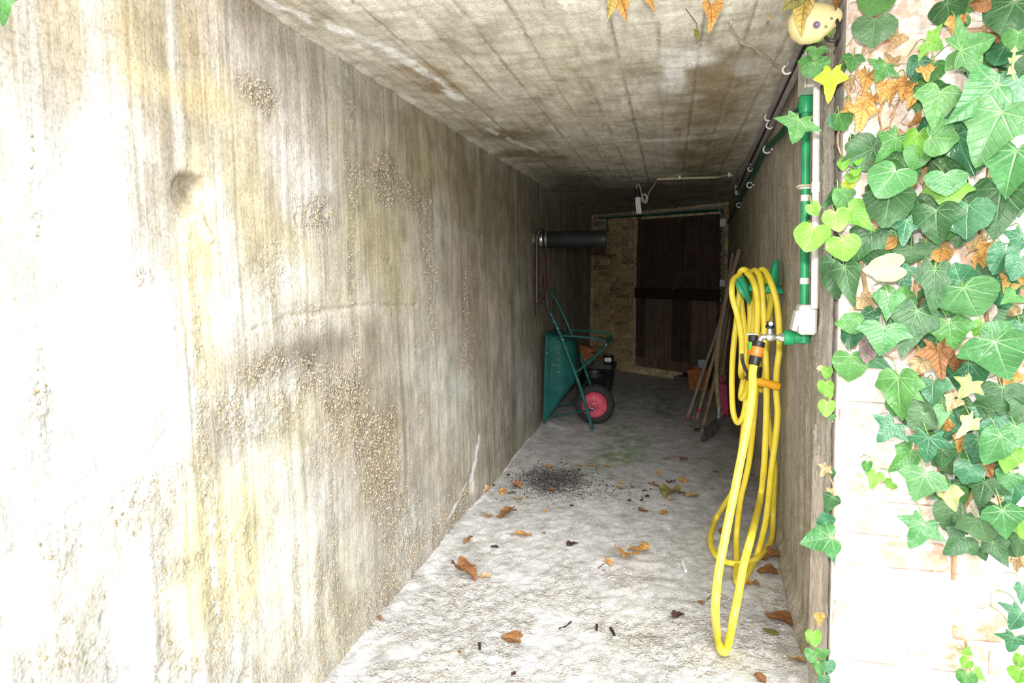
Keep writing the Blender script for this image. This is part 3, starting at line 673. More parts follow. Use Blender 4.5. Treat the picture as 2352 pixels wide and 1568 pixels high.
# the side wall of the tray runs inward (y grows) with x, so the text is laid on that slope
pa, pb = W(1262, 860, YN-.022), W(1283, 860, YN+.02); dx = Vector((pb[0]-pa[0], pb[1]-pa[1], 0)).normalized(); up = Vector((0, 0, 1)); nrm = dx.cross(up)
Mx = Matrix((( up.x, -dx.x, nrm.x), (up.y, -dx.y, nrm.y), (up.z, -dx.z, nrm.z)))
base_pt = V(W(1262, 895, YN-.022))+dx*.093
adv = 0.
for ch in 'GREN TI':
    if ch == ' ': adv += .055; continue
    me = text_mesh(ch, .115, .004, 'green_enamel'); wch = max(v.co.x for v in me.vertices)
    lo = bpy.data.objects.new('letter', me); COL.objects.link(lo); lo.parent = tray; lo.matrix_basis = Matrix.Translation(base_pt+nrm*.003+up*adv) @ Mx.to_4x4(); adv += wch+.014
m = MB(); bp = base_pt+dx*.02; m.box(bp+up*.17+nrm*.003, (.40, .014, .008), Mx, .003); m.build('raised_bar', 'green_enamel', tray)
for name, y_, pts in (('frame_tube', YN-.03, [(1362, 984), (1335, 892), (1303, 805), (1283, 755), (1258, 702), (1240, 676), (1231, 662), (1226, 640)]), ('frame_tube', YFb+.02, [(1362, 984), (1335, 892), (1303, 805), (1283, 755), (1258, 702), (1240, 676), (1231, 662), (1226, 640)])):
    P = [W(a, b, y_) for a, b in pts]; P[0][2] = max(P[0][2], .02)
    if y_ > 7: P[0] = P[0]*.75+P[1]*.25
    m = MB(); m.tube(smoothpath(P, 5), .0165, 10); ft = m.build(name, 'green_enamel', wb)
    g = MB(); d = (P[-1]-P[-2]); g.tube([P[-1]-d*.05, P[-1]+d*1.15], .0185, 10); g.build('grip', 'black_rubber', ft)
for y_ in (YN-.03, YFb+.02):
    P = [W(1285, 770, y_), W(1340, 773, y_), W(1382, 779, y_), W(1392, 785, y_), W(1391, 794, y_), W(1376, 810, y_), W(1345, 838, y_), W(1318, 858, y_)]
    m = MB(); m.tube(smoothpath(P, 4), .011, 8); m.build('leg', 'green_enamel', wb)
    ya_ = y_+(.05 if y_ < 6.7 else -.05); E0, E1 = W(1263, 958, ya_), np.array([wc[0]+.01, ya_, WR_+.004]); P = [E0, E0*.6+E1*.4, E0*.3+E1*.7, E1]
    m = MB(); m.tube(smoothpath(P, 4), .013, 8, flat=.6); m.build('axle_strut', 'green_enamel', wb)
m = MB(); m.tube([W(1392, 787, YN-.03), W(1392, 787, YFb+.02)], .009, 8); m.build('cross_bar', 'green_enamel', wb)
m = MB(); m.tube([W(1335, 893, YN-.03), W(1335, 893, YFb+.02)], .009, 8); m.build('cross_bar', 'green_enamel', wb)
wz = WR_+.004; cpt = (wc[0], YM, wz)
prof = []
for k in range(13):
    a = -PI*.62+k/12*PI*1.24*1.0; prof.append((WR_-.045+.045*math.cos(a), .045*math.sin(a)*.9))
whl = MB(); whl.lathe(prof, cpt, (0, 1, 0), 48, False, False)
for k in range(36):
    a = 2*PI*k/36; c_, s_ = math.cos(a), math.sin(a); R2 = Matrix(((c_, 0, s_), (0, 1, 0), (-s_, 0, c_))).transposed()
    for q in (-1, 1):
        off = .012 if k % 2 else -.004
        whl.box((cpt[0]+c_*(WR_-.006), cpt[1]+q*.020, cpt[2]+s_*(WR_-.006)), (.016, .022, .016), R2, .003)
        whl.box((cpt[0]+c_*(WR_-.030), cpt[1]+q*.038, cpt[2]+s_*(WR_-.030)), (.03, .010, .011), R2, .002)
whl.build('tyre', 'black_rubber', wb, sharp=40)
m = MB(); m.lathe([(.008, -.05), (.03, -.045), (.035, -.03), (.075, -.022), (.105, -.024), (.118, -.034), (.125, -.040), (.125, .040), (.118, .034), (.105, .024), (.075, .022), (.035, .03), (.03, .045), (.008, .05)], cpt, (0, 1, 0), 40)
rim = m.build('wheel_rim', 'pink_rim', wb)
m = MB(); m.tube([(cpt[0], YM-.235, cpt[2]), (cpt[0], YM+.235, cpt[2])], .008, 10); m.lathe([(.014, 0), (.014, .02), (.008, .024)], (cpt[0], YM-.238, cpt[2]), (0, -1, 0), 12); m.build('axle', 'steel', wb)

# ---- black flue pipe out of the left wall with brown cords slung over it
yp = 6.35; a0 = ony(1236, 550, yp); a1 = ony(1381, 549, yp)
fp = empty('flue_pipe', a0, 'fat black pipe sticking straight out of the left wall above the wheelbarrow', 'pipe')
m = MB(); m.lathe([(.070, .0), (.078, .02), (.078, a1[0]-a0[0]-.06), (.081, a1[0]-a0[0]-.05), (.081, a1[0]-a0[0]), (.070, a1[0]-a0[0]), (.068, .1)], (a0[0]+.04, yp, a0[2]), (1, 0, 0), 32, False, False); m.build('pipe_body', 'flue_black', fp)
m = MB(); m.lathe([(.060, -.07), (.066, -.03), (.072, .0), (.074, .03), (.071, .035), (.080, .055), (.080, .07)], (a0[0]+.02, yp, a0[2]), (1, 0, 0), 32); m.build('collar', 'steel', fp, smooth=True).__setitem__('label', 'dull metal collar by the wall')
m = MB(); m.lathe([(.006, 0), (.006, .012)], (a0[0]+.07, yp-.02, a0[2]-.085), (0, 0, -1), 8); m.build('screw', 'steel', fp)
hk = empty('brown_cord_loops', ony(1228, 560, yp), 'dark brown cords looped over the black wall pipe and hanging down', 'cord')
for k, (pts, r) in enumerate([([(1244, 532), (1236, 534), (1225, 552), (1219, 590), (1212, 640), (1212, 680), (1216, 705), (1218, 725)], .009),
        ([(1248, 530), (1240, 530), (1228, 548), (1223, 590), (1222, 640), (1222, 668), (1229, 690), (1236, 693), (1246, 680), (1252, 655), (1252, 632)], .013),
        ([(1246, 531), (1234, 538), (1222, 570), (1216, 620), (1216, 660)], .009),
        ([(1254, 572), (1257, 600), (1258, 640), (1252, 655), (1254, 690), (1262, 720)], .010), ([(1260, 572), (1261, 610), (1256, 640), (1258, 700), (1260, 715)], .009)]):
    yy_ = yp-.085 if k < 3 else yp-.02
    P = []
    for i, (a, b) in enumerate(pts):
        o_ = .03 if (k < 3 and i == 0) else 0
        p = ony(a, b, yy_+o_); p[0] = max(p[0], -1.19); P.append(p)
    m = MB(); m.tube(smoothpath(P, 5), r*1.5, 8); m.build('cord', 'brown_cord', hk)

# ---- things stored behind the wheelbarrow
def tapered(name, label, cat, c, sx, sy, h, k, mat, rim=.012, parent=None, n=4, round_=False, rot=0.):
    """open planter or pot: outer wall, rim and inner wall"""
    e = empty(name, c, label, cat); c = Vector(q3(c)); sec = []
    def ringp(s, z, inset=0.):
        if round_: return [(c.x+(sx/2*s-inset)*math.cos(a), c.y+(sy/2*s-inset)*math.sin(a), c.z+z) for a in [2*PI*i/28 for i in range(28)]]
        out = []; hx, hy = sx/2*s-inset, sy/2*s-inset; r = min(hx, hy)*.22
        for qx, qy, a_ in ((1, 1, 0), (-1, 1, 90), (-1, -1, 180), (1, -1, 270)):
            for i in range(5):
                a = math.radians(a_+i*22.5); x_, y_ = qx*(hx-r)+r*math.cos(a), qy*(hy-r)+r*math.sin(a)
                out.append((c.x+x_*math.cos(rot)-y_*math.sin(rot), c.y+x_*math.sin(rot)+y_*math.cos(rot), c.z+z))
        return out
    b = MB(); secs = [ringp(k, 0), ringp(1-.12*(1-k), h*.84), ringp(1.0, h*.86), ringp(1.04, h*.86), ringp(1.04, h), ringp(1.0, h, rim), ringp(k, .02, rim)]
    nn = len(secs[0])
    for s_ in secs: b.v += s_
    for i in range(len(secs)-1):
        for j in range(nn): b.f.append((i*nn+j, i*nn+(j+1) % nn, (i+1)*nn+(j+1) % nn, (i+1)*nn+j))
    b.f.append(tuple(range(nn))[::-1]); b.f.append(tuple(range((len(secs)-1)*nn, len(secs)*nn)))
    b.build('pot_body', mat, e)
    s2 = MB(); r_ = ringp(.97, h*.78, rim*1.2); s2.v = r_+[(c.x, c.y, c.z+h*.82)]; s2.f = [(j, (j+1) % nn, nn) for j in range(nn)]; s2.build('soil', 'soil', e)
    return e
pl = onz(1368, 880, .0); pl = ony(1368, 880, 8.7)
tapered('planter_box', 'large square black planter behind the wheelbarrow, terracotta tiles on top', 'planter', (pl[0], 8.75, 0), .47, .42, .33, .84, 'black_plastic')
pr = ony(1364, 890, 8.1); tapered('plant_pot', 'round black pot in front of the big planter, above the barrow wheel', 'pot', (pr[0], 8.15, 0), .33, .33, .30, .72, 'black_plastic', round_=True)
pw = ony(1398, 818, 8.75); wp = tapered('small_pot', 'small black pot with a white label standing on the black planter', 'pot', (pw[0], 8.72, .33), .13, .13, .105, .9, 'black_plastic', round_=True)
m = MB(); m.box((pw[0], 8.72-.068, .385), (.085, .006, .05), bev=.003); m.build('label_band', 'white_plastic', wp)
TL = empty('tile_stack', (ony(1345, 818, 8.68)[0], 8.68, .335), 'stack of ridged terracotta tiles leaning on top of the black planter', 'tile')
cx_ = ony(1345, 815, 8.68)[0]
for k in range(9):
    Rr = Matrix.Rotation(math.radians(14), 3, 'Y') @ Matrix.Rotation(math.radians(4*(k % 3)-4), 3, 'Z'); q = MB()
    q.box((cx_-.015+k*.004, 8.66+(k % 2)*.01, .348+k*.023), (.19, .16, .021), Rr, .004)
    q.build('tile', 'terracotta', TL)
for k in range(4):
    q = MB(); q.box((cx_+.085+.022*k, 8.66, .40+.012*k), (.010, .15, .15), Matrix.Rotation(math.radians(28+3*k), 3, 'Y'), .002); q.build('upright_tile', 'terracotta', TL)

# ---- right-hand far corner: trough with bowls, magenta tool
tr = onz(1608, 896, 0); tapered('terracotta_trough', 'rectangular terracotta planter by the far door behind the tool handles', 'planter', (tr[0], tr[1]+.1, 0), .27, .34, .26, .86, 'terracotta', rot=-.2)
bwlz = .262
for k in range(3):
    bb = MB(); c0 = (ony(1612, 840, tr[1]+.1)[0], tr[1]+.12, .262+k*.026)
    bb.lathe([(.028, 0), (.045, .008), (.056, .042), (.060, .045), (.060, .049), (.054, .047), (.04, .012)], c0, (0, 0, 1), 24)
    o = bb.build('bowl', 'grey_ceramic', origin=c0); tag(o, ['lowest pale grey bowl of the stack on the terracotta planter', 'middle pale grey bowl of the stack on the terracotta planter', 'topmost pale grey bowl of the stack on the terracotta planter'][k], 'bowl', 'bowls on the terracotta planter')

# ---- long-handled tools leaning on the right wall
def tool(name, label, pts, r, mat, cat='tool', lean_top=True, zbot=.01):
    """pts bottom -> top in the reference frame; bottom on the floor, top on the wall"""
    b = onz(*pts[0], zbot); t = R_(*pts[-1], r+.008); n = len(pts); P = []
    for i, (a, c) in enumerate(pts):
        k = (c-pts[0][1])/(pts[-1][1]-pts[0][1]); y = b[1]*(1-k)+t[1]*k; p = ony(a, c, y)
        lim = float(right_x(p[1], p[2]))-r-.012
        if p[0] > lim: p = onx(a, c, lim)
        P.append(p)
    P[0][2] = max(P[0][2], zbot)
    e = empty(name, P[0], label, cat, 'long-handled tools leaning on the right wall')
    sm = smoothpath(P, 6); rs = [r*(1+.06*math.sin(i*.9)) for i in range(len(sm))]
    m = MB(); m.tube(sm, rs, 10); m.build('handle', mat, e); return e, P
def blade(e, top, dirv, wdir, L, Wd, mat, name='blade'):
    top, d, wv = V(top), Vector(q3(dirv)).normalized(), Vector(q3(wdir)).normalized(); nn = d.cross(wv).normalized(); m = MB()
    N = 8; prof = [(.0, .30), (.08, .80), (.2, .96), (.5, 1), (.75, .92), (.9, .66), (1, .12)]; vs = []; fs = []
    for s_ in (0, 1):
        for t, w_ in prof:
            for k in range(N+1):
                u = -1+2*k/N; vs.append(top+d*(t*L)+wv*(u*w_*Wd/2)+nn*(.022*(u*u)*(1-t*.5)+s_*.003))
    K = N+1; M2 = len(prof)*K
    for s_ in (0, 1):
        for i in range(len(prof)-1):
            for k in range(N):
                q = (s_*M2+i*K+k, s_*M2+i*K+k+1, s_*M2+(i+1)*K+k+1, s_*M2+(i+1)*K+k); fs.append(q if s_ else q[::-1])
    for i in range(len(prof)-1):
        for k in (0, N): fs.append((i*K+k, (i+1)*K+k, M2+(i+1)*K+k, M2+i*K+k))
    m.add(vs, fs); return m.build(name, mat, e)
e, P = tool('grey_handled_tool', 'leftmost leaning tool, its long handle weathered grey', [(1578, 962), (1600, 898), (1622, 832), (1645, 768), (1661, 708), (1672, 650), (1683, 582)], .017, 'grey_handle_wood')
m = MB(); m.tube([P[0], P[0]+(P[1]-P[0])*.12], .024, 10); m.build('ferrule', 'terracotta', e)
e, P = tool('red_tipped_tool', 'thin mottled handle with a red painted end, resting beside the grey handle', [(1601, 963), (1609, 930), (1625, 872), (1644, 800), (1662, 715), (1680, 640), (1692, 590)], .016, 'brown_handle_wood')
m = MB(); m.tube([P[0]-(P[1]-P[0])*.02, P[0]+(P[1]-P[0])*.75], [.010, .019], 10); m.build('red_end', 'red_paint', e)
e, P = tool('square_shovel', 'shovel with the thick curved brown handle and grey blade pointing at the viewer', [(1654, 955), (1648, 905), (1646, 845), (1651, 780), (1661, 720), (1675, 655), (1699, 573)], .021, 'brown_handle_wood', 'shovel', zbot=.20)
tp, bt = np.array(P[0]), onz(1622, 1012, .015); dv = bt-tp; L = np.linalg.norm(dv)
m = MB(); m.tube([tp+(P[1]-P[0])*.35, tp-dv*-.12], [.024, .019], 12); m.build('socket', 'steel', e)
blade(e, tp+dv*.06, dv, (.75, .45, .35), L*.96, .21, 'spade_steel')
e, P = tool('hoe', 'brown handle with a metal ring at its foot, between red tip and shovel', [(1612, 990), (1622, 952), (1636, 895), (1650, 830), (1666, 745), (1684, 660)], .018, 'brown_handle_wood', 'hoe')
m = MB(); m.tube([P[0]+(P[1]-P[0])*.05, P[0]+(P[1]-P[0])*.30], .022, 12); m.build('ring', 'steel', e)
m = MB(); m.box(V(P[0])+Vector((-.01, .04, .01)), (.13, .06, .006), Matrix.Rotation(.4, 3, 'Z'), .002); m.build('blade', 'spade_steel', e)
e, P = tool('dark_spade', 'dark handled spade with a black blade, hindmost of the tools in the corner', [(1657, 878), (1661, 845), (1668, 790), (1677, 730), (1686, 665)], .017, 'brown_handle_wood', 'spade', zbot=.32)
tp = np.array(P[0]); bt = np.array([tp[0]+.03, tp[1]-.10, .012]); dv = bt-tp
blade(e, tp, dv, (.2, .95, .1), np.linalg.norm(dv), .20, 'black_plastic')
mg = onz(1662, 900, 0); mgp = ony(1660, 868, 7.4)
e = empty('magenta_dustpan', (mgp[0], 7.4, 0), 'magenta plastic scoop in the far right corner behind the handles', 'scoop')
m = MB(); m.box((mgp[0]+.01, 7.4, .17), (.10, .05, .34), Matrix.Rotation(-.1, 3, 'Y'), .012); m.build('scoop_body', 'magenta_plastic', e)
m = MB(); m.tube([(mgp[0]+.0, 7.4, .33), (mgp[0]-.01, 7.42, .42)], .013, 8); m.build('scoop_handle', 'magenta_plastic', e)

# ---- green pipework on the right wall
gp = empty('green_water_pipe', R_(1846, 500, .03), 'thick green water pipe down the right wall and back along its top', 'pipe')
yv = R_(1847, 500, .03)[1]
top = R_(1842, 236, .035); low = R_(1848, 776, .03); yv = (top[1]+low[1])/2
xv = lambda z: float(right_x(yv, z))-.026
zt, zl = ony(1842, 236, yv)[2], ony(1848, 776, yv)[2]
m = MB(); m.tube([(xv(zt), yv, zt), (xv(1.4), yv, 1.4), (xv(zl), yv, zl)], .0165, 16, False); m.build('riser', 'green_pipe', gp)
m = MB(); m.lathe([(.024, -.045), (.026, -.04), (.026, .015), (.018, .034), (.0, .040)], (xv(zt), yv, zt+.005), (0, 0, 1), 20); m.tube([(xv(zt), yv, zt), (xv(zt)-.0, yv+.06, zt+.004)], .024, 16); m.build('elbow', 'green_pipe', gp)
runs = [R_(1826, 262, .03), R_(1790, 312, .03), R_(1759, 345, .03), R_(1727, 405, .03), R_(1697, 462, .03), R_(1673, 510, .035)]
runs[0] = np.array([xv(zt), yv+.05, zt+.004])
m = MB(); m.tube(smoothpath(runs, 4), .0165, 12); m.build('run', 'dark_green_pipe', gp)
for zz_, mt in ((ony(1846, 455, yv)[2], 'white_plastic'), (ony(1847, 645, yv)[2], 'white_plastic')):
    m = MB(); m.lathe([(.0172, -.012), (.0172, .012)], (xv(zz_), yv, zz_), (0, 0, 1), 16); m.build('label_band', mt, gp)
el = MB(); el.tube([(xv(zl), yv, zl-.018), (xv(zl), yv, zl+.03)], .023, 16); el.tube([(xv(zl)+.004, yv, zl), (xv(zl)-.05, yv, zl)], .022, 16); el.build('elbow', 'green_pipe', gp)
m = MB(); m.lathe([(.027, 0), (.029, .004), (.029, .032), (.024, .036)], (xv(zl)-.038, yv, zl), (-1, 0, 0), 20); m.build('coupling', 'green_pipe', gp)
# tap
tx = xv(zl)-.075
tap = empty('garden_tap', (tx, yv, zl), 'metal garden tap with a black handle sticking out from the green pipe', 'tap')
m = MB(); m.lathe([(.018, 0), (.018, .020)], (tx+.006, yv, zl), (-1, 0, 0), 6); m.lathe([(.013, 0), (.0135, .008), (.009, .018), (.009, .026), (.0145, .034), (.0165, .046), (.0145, .058), (.009, .064)], (tx-.004, yv, zl), (-1, 0, 0), 20)
m.tube(smoothpath([(tx-.060, yv, zl), (tx-.074, yv, zl+.001), (tx-.084, yv-.002, zl-.007), (tx-.090, yv-.005, zl-.024)], 5), .0105, 14); m.build('tap_body', 'brass_white', tap)
m = MB(); m.lathe([(.009, 0), (.008, .03)], (tx-.050, yv, zl+.014), (0, 0, 1), 14); m.build('spindle', 'brass_white', tap)
m = MB(); m.lathe([(.010, 0), (.017, .003), (.018, .012), (.012, .018), (.008, .020)], (tx-.050, yv, zl+.034), (0, 0, 1), 16); m.box((tx-.050, yv, zl+.058), (.028, .012, .010), bev=.004); hd = m.build('handle', 'black_plastic', tap)
m = MB(); m.lathe([(.008, 0), (.008, .006)], (tx-.050, yv-.012, zl+.053), (0, -1, .3), 12); m.build('cap', 'brass_white', hd)
# connector
c0 = np.array([tx-.090, yv-.005, zl-.016]); c1 = ony(project(c0)[0]-11, 832, yv-.02); ax_ = c1-c0; Lc = np.linalg.norm(ax_); ax_ = ax_/Lc
hc = empty('hose_connector', c0, 'black and orange quick connector on the tap spout', 'hose connector')
m = MB(); m.lathe([(.020, 0), (.024, .003), (.024, .020), (.021, .023)], c0, ax_, 24); m.build('tap_collar', 'black_plastic', hc, sharp=25)
m = MB(); m.lathe([(.021, .023), (.0225, .026), (.0225, .058), (.021, .061)], c0, ax_, 24); m.build('orange_sleeve', 'orange_plastic', hc)
m = MB(); m.lathe([(.0225, .061), (.0235, .065), (.0215, .092), (.017, .097)], c0, ax_, 12); m.build('hose_nut', 'black_plastic', hc, sharp=25)
# timer knob half hidden behind the connector
g0 = ony(1730, 790, yv+.04); vk = empty('second_connector', g0, 'black, green and orange connector on the hose just behind the tap connector', 'hose connector')
m = MB(); m.lathe([(.019, 0), (.019, .022)], g0+np.array([0, 0, .012]), (0, 0, 1), 16); m.build('body', 'black_plastic', vk)
m = MB(); m.lathe([(.019, 0), (.019, .03)], g0+np.array([0, 0, -.02]), (0, 0, 1), 16); m.build('green_band', 'lime_plastic', vk)
m = MB(); m.lathe([(.019, 0), (.019, .018)], g0+np.array([0, 0, -.038]), (0, 0, 1), 16); m.build('orange_band', 'orange_plastic', vk)
m = MB(); m.box(g0+np.array([-.005, 0, .040]), (.048, .012, .008), bev=.003); m.build('lever', 'brass_white', vk)

# clips
def clip(pos, r, axis, wall=(1, 0, 0), mat='white_plastic'):
    """open C-shaped pipe clip"""
    A = Vector(q3(axis)).normalized(); Wv = Vector(wall).normalized(); B = A.cross(Wv).normalized(); c = V(pos); pts = []
    for k in range(13):
        a = math.radians(-140+k*280/12); pts.append(c-Wv*math.cos(a)*r+B*math.sin(a)*r)
    m = MB(); m.tube(pts, .0022, 6, flat=2.); m.box(c+Wv*(r+.004), (.012, .026, .012), None, .002); return m
for k, (px, py) in enumerate([(1762, 343), (1722, 425), (1697, 471)]):
    p = R_(px, py, .03); clip(p, .021, runs[3]-runs[2]).build('pipe_clip', 'white_plastic', gp)
p = (xv(ony(1846, 432, yv)[2]), yv, ony(1846, 432, yv)[2]); clip(p, .021, (0, 0, 1)).build('pipe_clip', 'white_plastic', gp)
q = clip((p[0]-.004, p[1]-.01, p[2]+.004), .030, (0, .1, 1)); q.build('open_clip', 'cream_cord', gp)

# white conduit and box
yw_ = R_(1872, 450, .02)[1]; zT, zB = ony(1875, 198, yw_)[2], ony(1867, 708, yw_)[2]; xw = lambda z: float(right_x(yw_, z))-.018
wcn = empty('white_conduit', (xw(zB), yw_, zB), 'straight white conduit running down to the white socket box', 'conduit')
m = MB(); m.tube([(xw(zT), yw_, zT), (xw(1.5), yw_, 1.5), (xw(zB), yw_, zB)], .0125, 14); m.build('tube', 'white_plastic', wcn)
m = MB(); zq = ony(1872, 430, yw_)[2]; m.lathe([(.015, -.018), (.015, .018)], (xw(zq), yw_, zq), (0, 0, 1), 16); m.build('coupler', 'white_plastic', wcn)
b0 = R_(1862, 737, .03); sb = empty('socket_box', b0, 'white plastic socket box on the right wall just above the tap', 'socket')
yb_ = (yv+yw_)/2; m = MB(); m.box((b0[0], yb_-.005, b0[2]), (.062, .082, .11), None, .008); m.build('box_body', 'white_plastic', sb)
m = MB(); m.box((b0[0]-.038, yb_+.0, b0[2]-.005), (.018, .066, .076), Matrix.Rotation(.18, 3, 'Y'), .004); m.build('flap_cover', 'white_plastic', sb)
# clear junction box up in the corner
j0 = R_(1862, 165, .03); jb = empty('junction_box', j0, 'clear-lidded junction box behind ivy at the top of the white conduit', 'junction box')
m = MB(); m.box(j0+np.array([0, -.01, -.01]), (.055, .13, .12), None, .006); m.build('box_body', 'clear_plastic', jb)
m = MB(); m.box(j0+np.array([-.03, -.01, -.01]), (.006, .138, .128), None, .003); m.build('lid', 'clear_plastic', jb)

# grey conduits along the ceiling corner
def corner(py_pts, off_w, off_c, name, label, mat, r):
    P = []
    for px, py in py_pts: P.append(ceilp(px, py, off_c))
    e = empty(name, P[0], label, 'conduit'); m = MB(); m.tube(smoothpath(P, 4), r, 10); m.build('tube', mat, e); return e, P
e1, P1 = corner([(1840, 100), (1800, 190), (1762, 275), (1725, 355), (1703, 405), (1692, 436)], 0, .03, 'grey_conduit', 'upper grey conduit running back along the ceiling corner', 'grey_plastic', .013)
e2, P2 = corner([(1850, 128), (1812, 205), (1778, 275), (1738, 358), (1712, 412), (1694, 446), (1682, 468)], 0, .06, 'grey_conduit', 'lower grey conduit between the ceiling corner and the green pipe', 'grey_plastic', .013)
m = MB(); m.tube(smoothpath([p+np.array([.012, 0, -.012]) for p in P1], 4), .006, 8); m.build('cable', 'black_wire', e1)
for e_, P_, lst in ((e1, P1, [(1808, 160), (1765, 270), (1724, 372)]), (e2, P2, [(1768, 288), (1723, 388)])):
    for px, py in lst: clip(ceilp(px, py, .03 if e_ is e1 else .06), .017, P_[2]-P_[1], (.3, 0, 1)).build('clip', 'white_plastic', e_)
# small white boxes
def wbox(px, py, sz, name, label, y=None, wall='R'):
    p = R_(px, py, sz[0]/2) if y is None else ony(px, py, y)
    e = empty(name, p, label, 'junction box'); m = MB(); m.box(p, sz, None, .006); m.build('box_body', 'white_plastic', e)
    m = MB(); m.box(p+np.array([-.0, -sz[1]/2-.003, 0]), (sz[0]*.8, .006, sz[2]*.85), None, .002); m.build('cover', 'white_plastic', e); return p
pb1 = wbox(1694, 436, (.05, .06, .10), 'corner_box', 'white junction box under the ceiling where the lamp cable arrives')
# ceiling conduit, cord, lamp
cl = empty('ceiling_conduit', ceilp(1578, 408, .02), 'thin white conduit fixed across the ceiling near the lamp', 'conduit')
m = MB(); m.tube([ceilp(1510, 411, .018), ceilp(1645, 407, .018)], .0105, 10); m.build('tube', 'cream_cord', cl)
m = MB(); m.tube(smoothpath([ceilp(1645, 407, .018), ceilp(1662, 404, .02), ceilp(1677, 401, .02), ceilp(1688, 408, .03), pb1+np.array([0, 0, .06])], 5), .006, 8); m.build('cord', 'cream_cord', cl)
for px in (1561, 1675): m = MB(); m.box(ceilp(px, 407 if px < 1600 else 401, .02), (.02, .016, .035), None, .003); m.build('clip', 'white_plastic', cl)
lh = ceilp(1467, 414, .0); yl_ = lh[1]
lamp = empty('hanging_lamp', lh, 'unlit white energy-saving bulb hanging in a black socket from the ceiling', 'lamp')
S0, S1 = ony(1463, 434, yl_), ony(1463.5, 448, yl_); S2 = ony(1467, 478, yl_); dd = (S2-S0)/np.linalg.norm(S2-S0)
m = MB(); m.lathe([(.010, 0), (.020, .008), (.024, .03), (.024, .072), (.020, .08)], S0, dd, 18); m.build('socket', 'black_plastic', lamp)
bs = S0+dd*.078
m = MB(); m.lathe([(.024, 0), (.028, .006), (.029, .045), (.025, .05)], bs, dd, 18); m.build('bulb_base', 'bulb_white', lamp)
m = MB(); X_ = V(dd).orthogonal().normalized(); Y_ = V(dd).cross(X_)
for k in range(3):
    a = k*2*PI/3+.4; o1 = X_*math.cos(a)+Y_*math.sin(a); o2 = X_*math.cos(a+.9)+Y_*math.sin(a+.9); b_ = V(bs); D_ = V(dd)
    m.tube(smoothpath([b_+D_*.045+o1*.019, b_+D_*.10+o1*.019, b_+D_*.142+o1*.019, b_+D_*.152+(o1+o2)*.0095, b_+D_*.142+o2*.019, b_+D_*.10+o2*.019, b_+D_*.045+o2*.019], 4), .0085, 8)
m.build('bulb_tubes', 'bulb_white', lamp)
m = MB(); m.tube(smoothpath([lh, ony(1465, 424, yl_), S0], 4), .004, 6); m.box(lh, (.012, .012, .03)); m.build('suspension', 'black_wire', lamp)
cpts = [ceilp(1510, 411, .018), ony(1502, 425, yl_), ony(1492, 440, yl_), ony(1486, 455, yl_), ony(1480, 466, yl_-.01), ony(1474, 458, yl_-.02), ony(1476, 448, yl_-.02), ony(1483, 446, yl_-.01), ony(1488, 456, yl_), ony(1484, 466, yl_+.01), ony(1477, 462, yl_+.01), ony(1478, 448, yl_), ony(1484, 450, yl_-.02), ony(1482, 464, yl_-.02), ony(1476, 452, yl_-.01), ony(1470, 430, yl_), ony(1466, 422, yl_), ony(1462, 428, yl_), S0]
m = MB(); m.tube(smoothpath(cpts, 5), .005, 6); m.build('coiled_cord', 'cream_cord', lamp)
# back-wall pipework
def BP(px, py, off): u, z = back(px, py, off); return bw(u, -off, z)
bpp = empty('back_wall_pipe', BP(1370, 500, .05), 'dark green pipe sloping across the far wall above the door', 'pipe')
m = MB(); m.tube([BP(1375, 500, .06), BP(1500, 493, .06), BP(1655, 482, .06)], .018, 10); m.build('tube', 'dark_green_pipe', bpp)
m = MB(); m.tube(smoothpath([BP(1657, 484, .07), BP(1660, 500, .07), BP(1660, 600, .07), BP(1659, 700, .07)], 4), .016, 10); m.build('drop', 'dark_green_pipe', bpp)
m = MB(); m.tube([BP(1394, 500, .05), BP(1396, 532, .03)], .012, 8); m.build('stub', 'dark_green_pipe', bpp)
bcn = empty('back_wall_conduit', BP(1370, 496, .08), 'thin grey conduit above the door, bending down at the left corner', 'conduit')
m = MB(); m.tube(smoothpath([BP(1361, 530, .06), BP(1361, 512, .07), BP(1368, 500, .08), BP(1400, 497, .08), BP(1500, 490, .08), BP(1642, 476, .08), BP(1652, 480, .08), BP(1658, 500, .08)], 5), .009, 8); m.build('tube', 'grey_plastic', bcn)
pb2 = BP(1661, 511, .09); e = empty('corner_box', pb2, 'small white box in the far corner just above door height', 'junction box'); m = MB(); m.box(pb2, (.07, .05, .10), RB, .006); m.build('box_body', 'white_plastic', e)
pb3 = BP(1660, 650, .09); e3 = empty('switch_box', pb3, 'small white switch box beside the far door', 'switch'); m = MB(); m.box(pb3, (.065, .05, .085), RB, .006); m.build('box_body', 'white_plastic', e3)
m = MB(); m.tube([pb2, pb3], .0075, 8); e4 = m.build('drop_conduit', 'grey_plastic'); tag(e4, 'thin upright conduit linking the two small boxes by the far door', 'conduit')

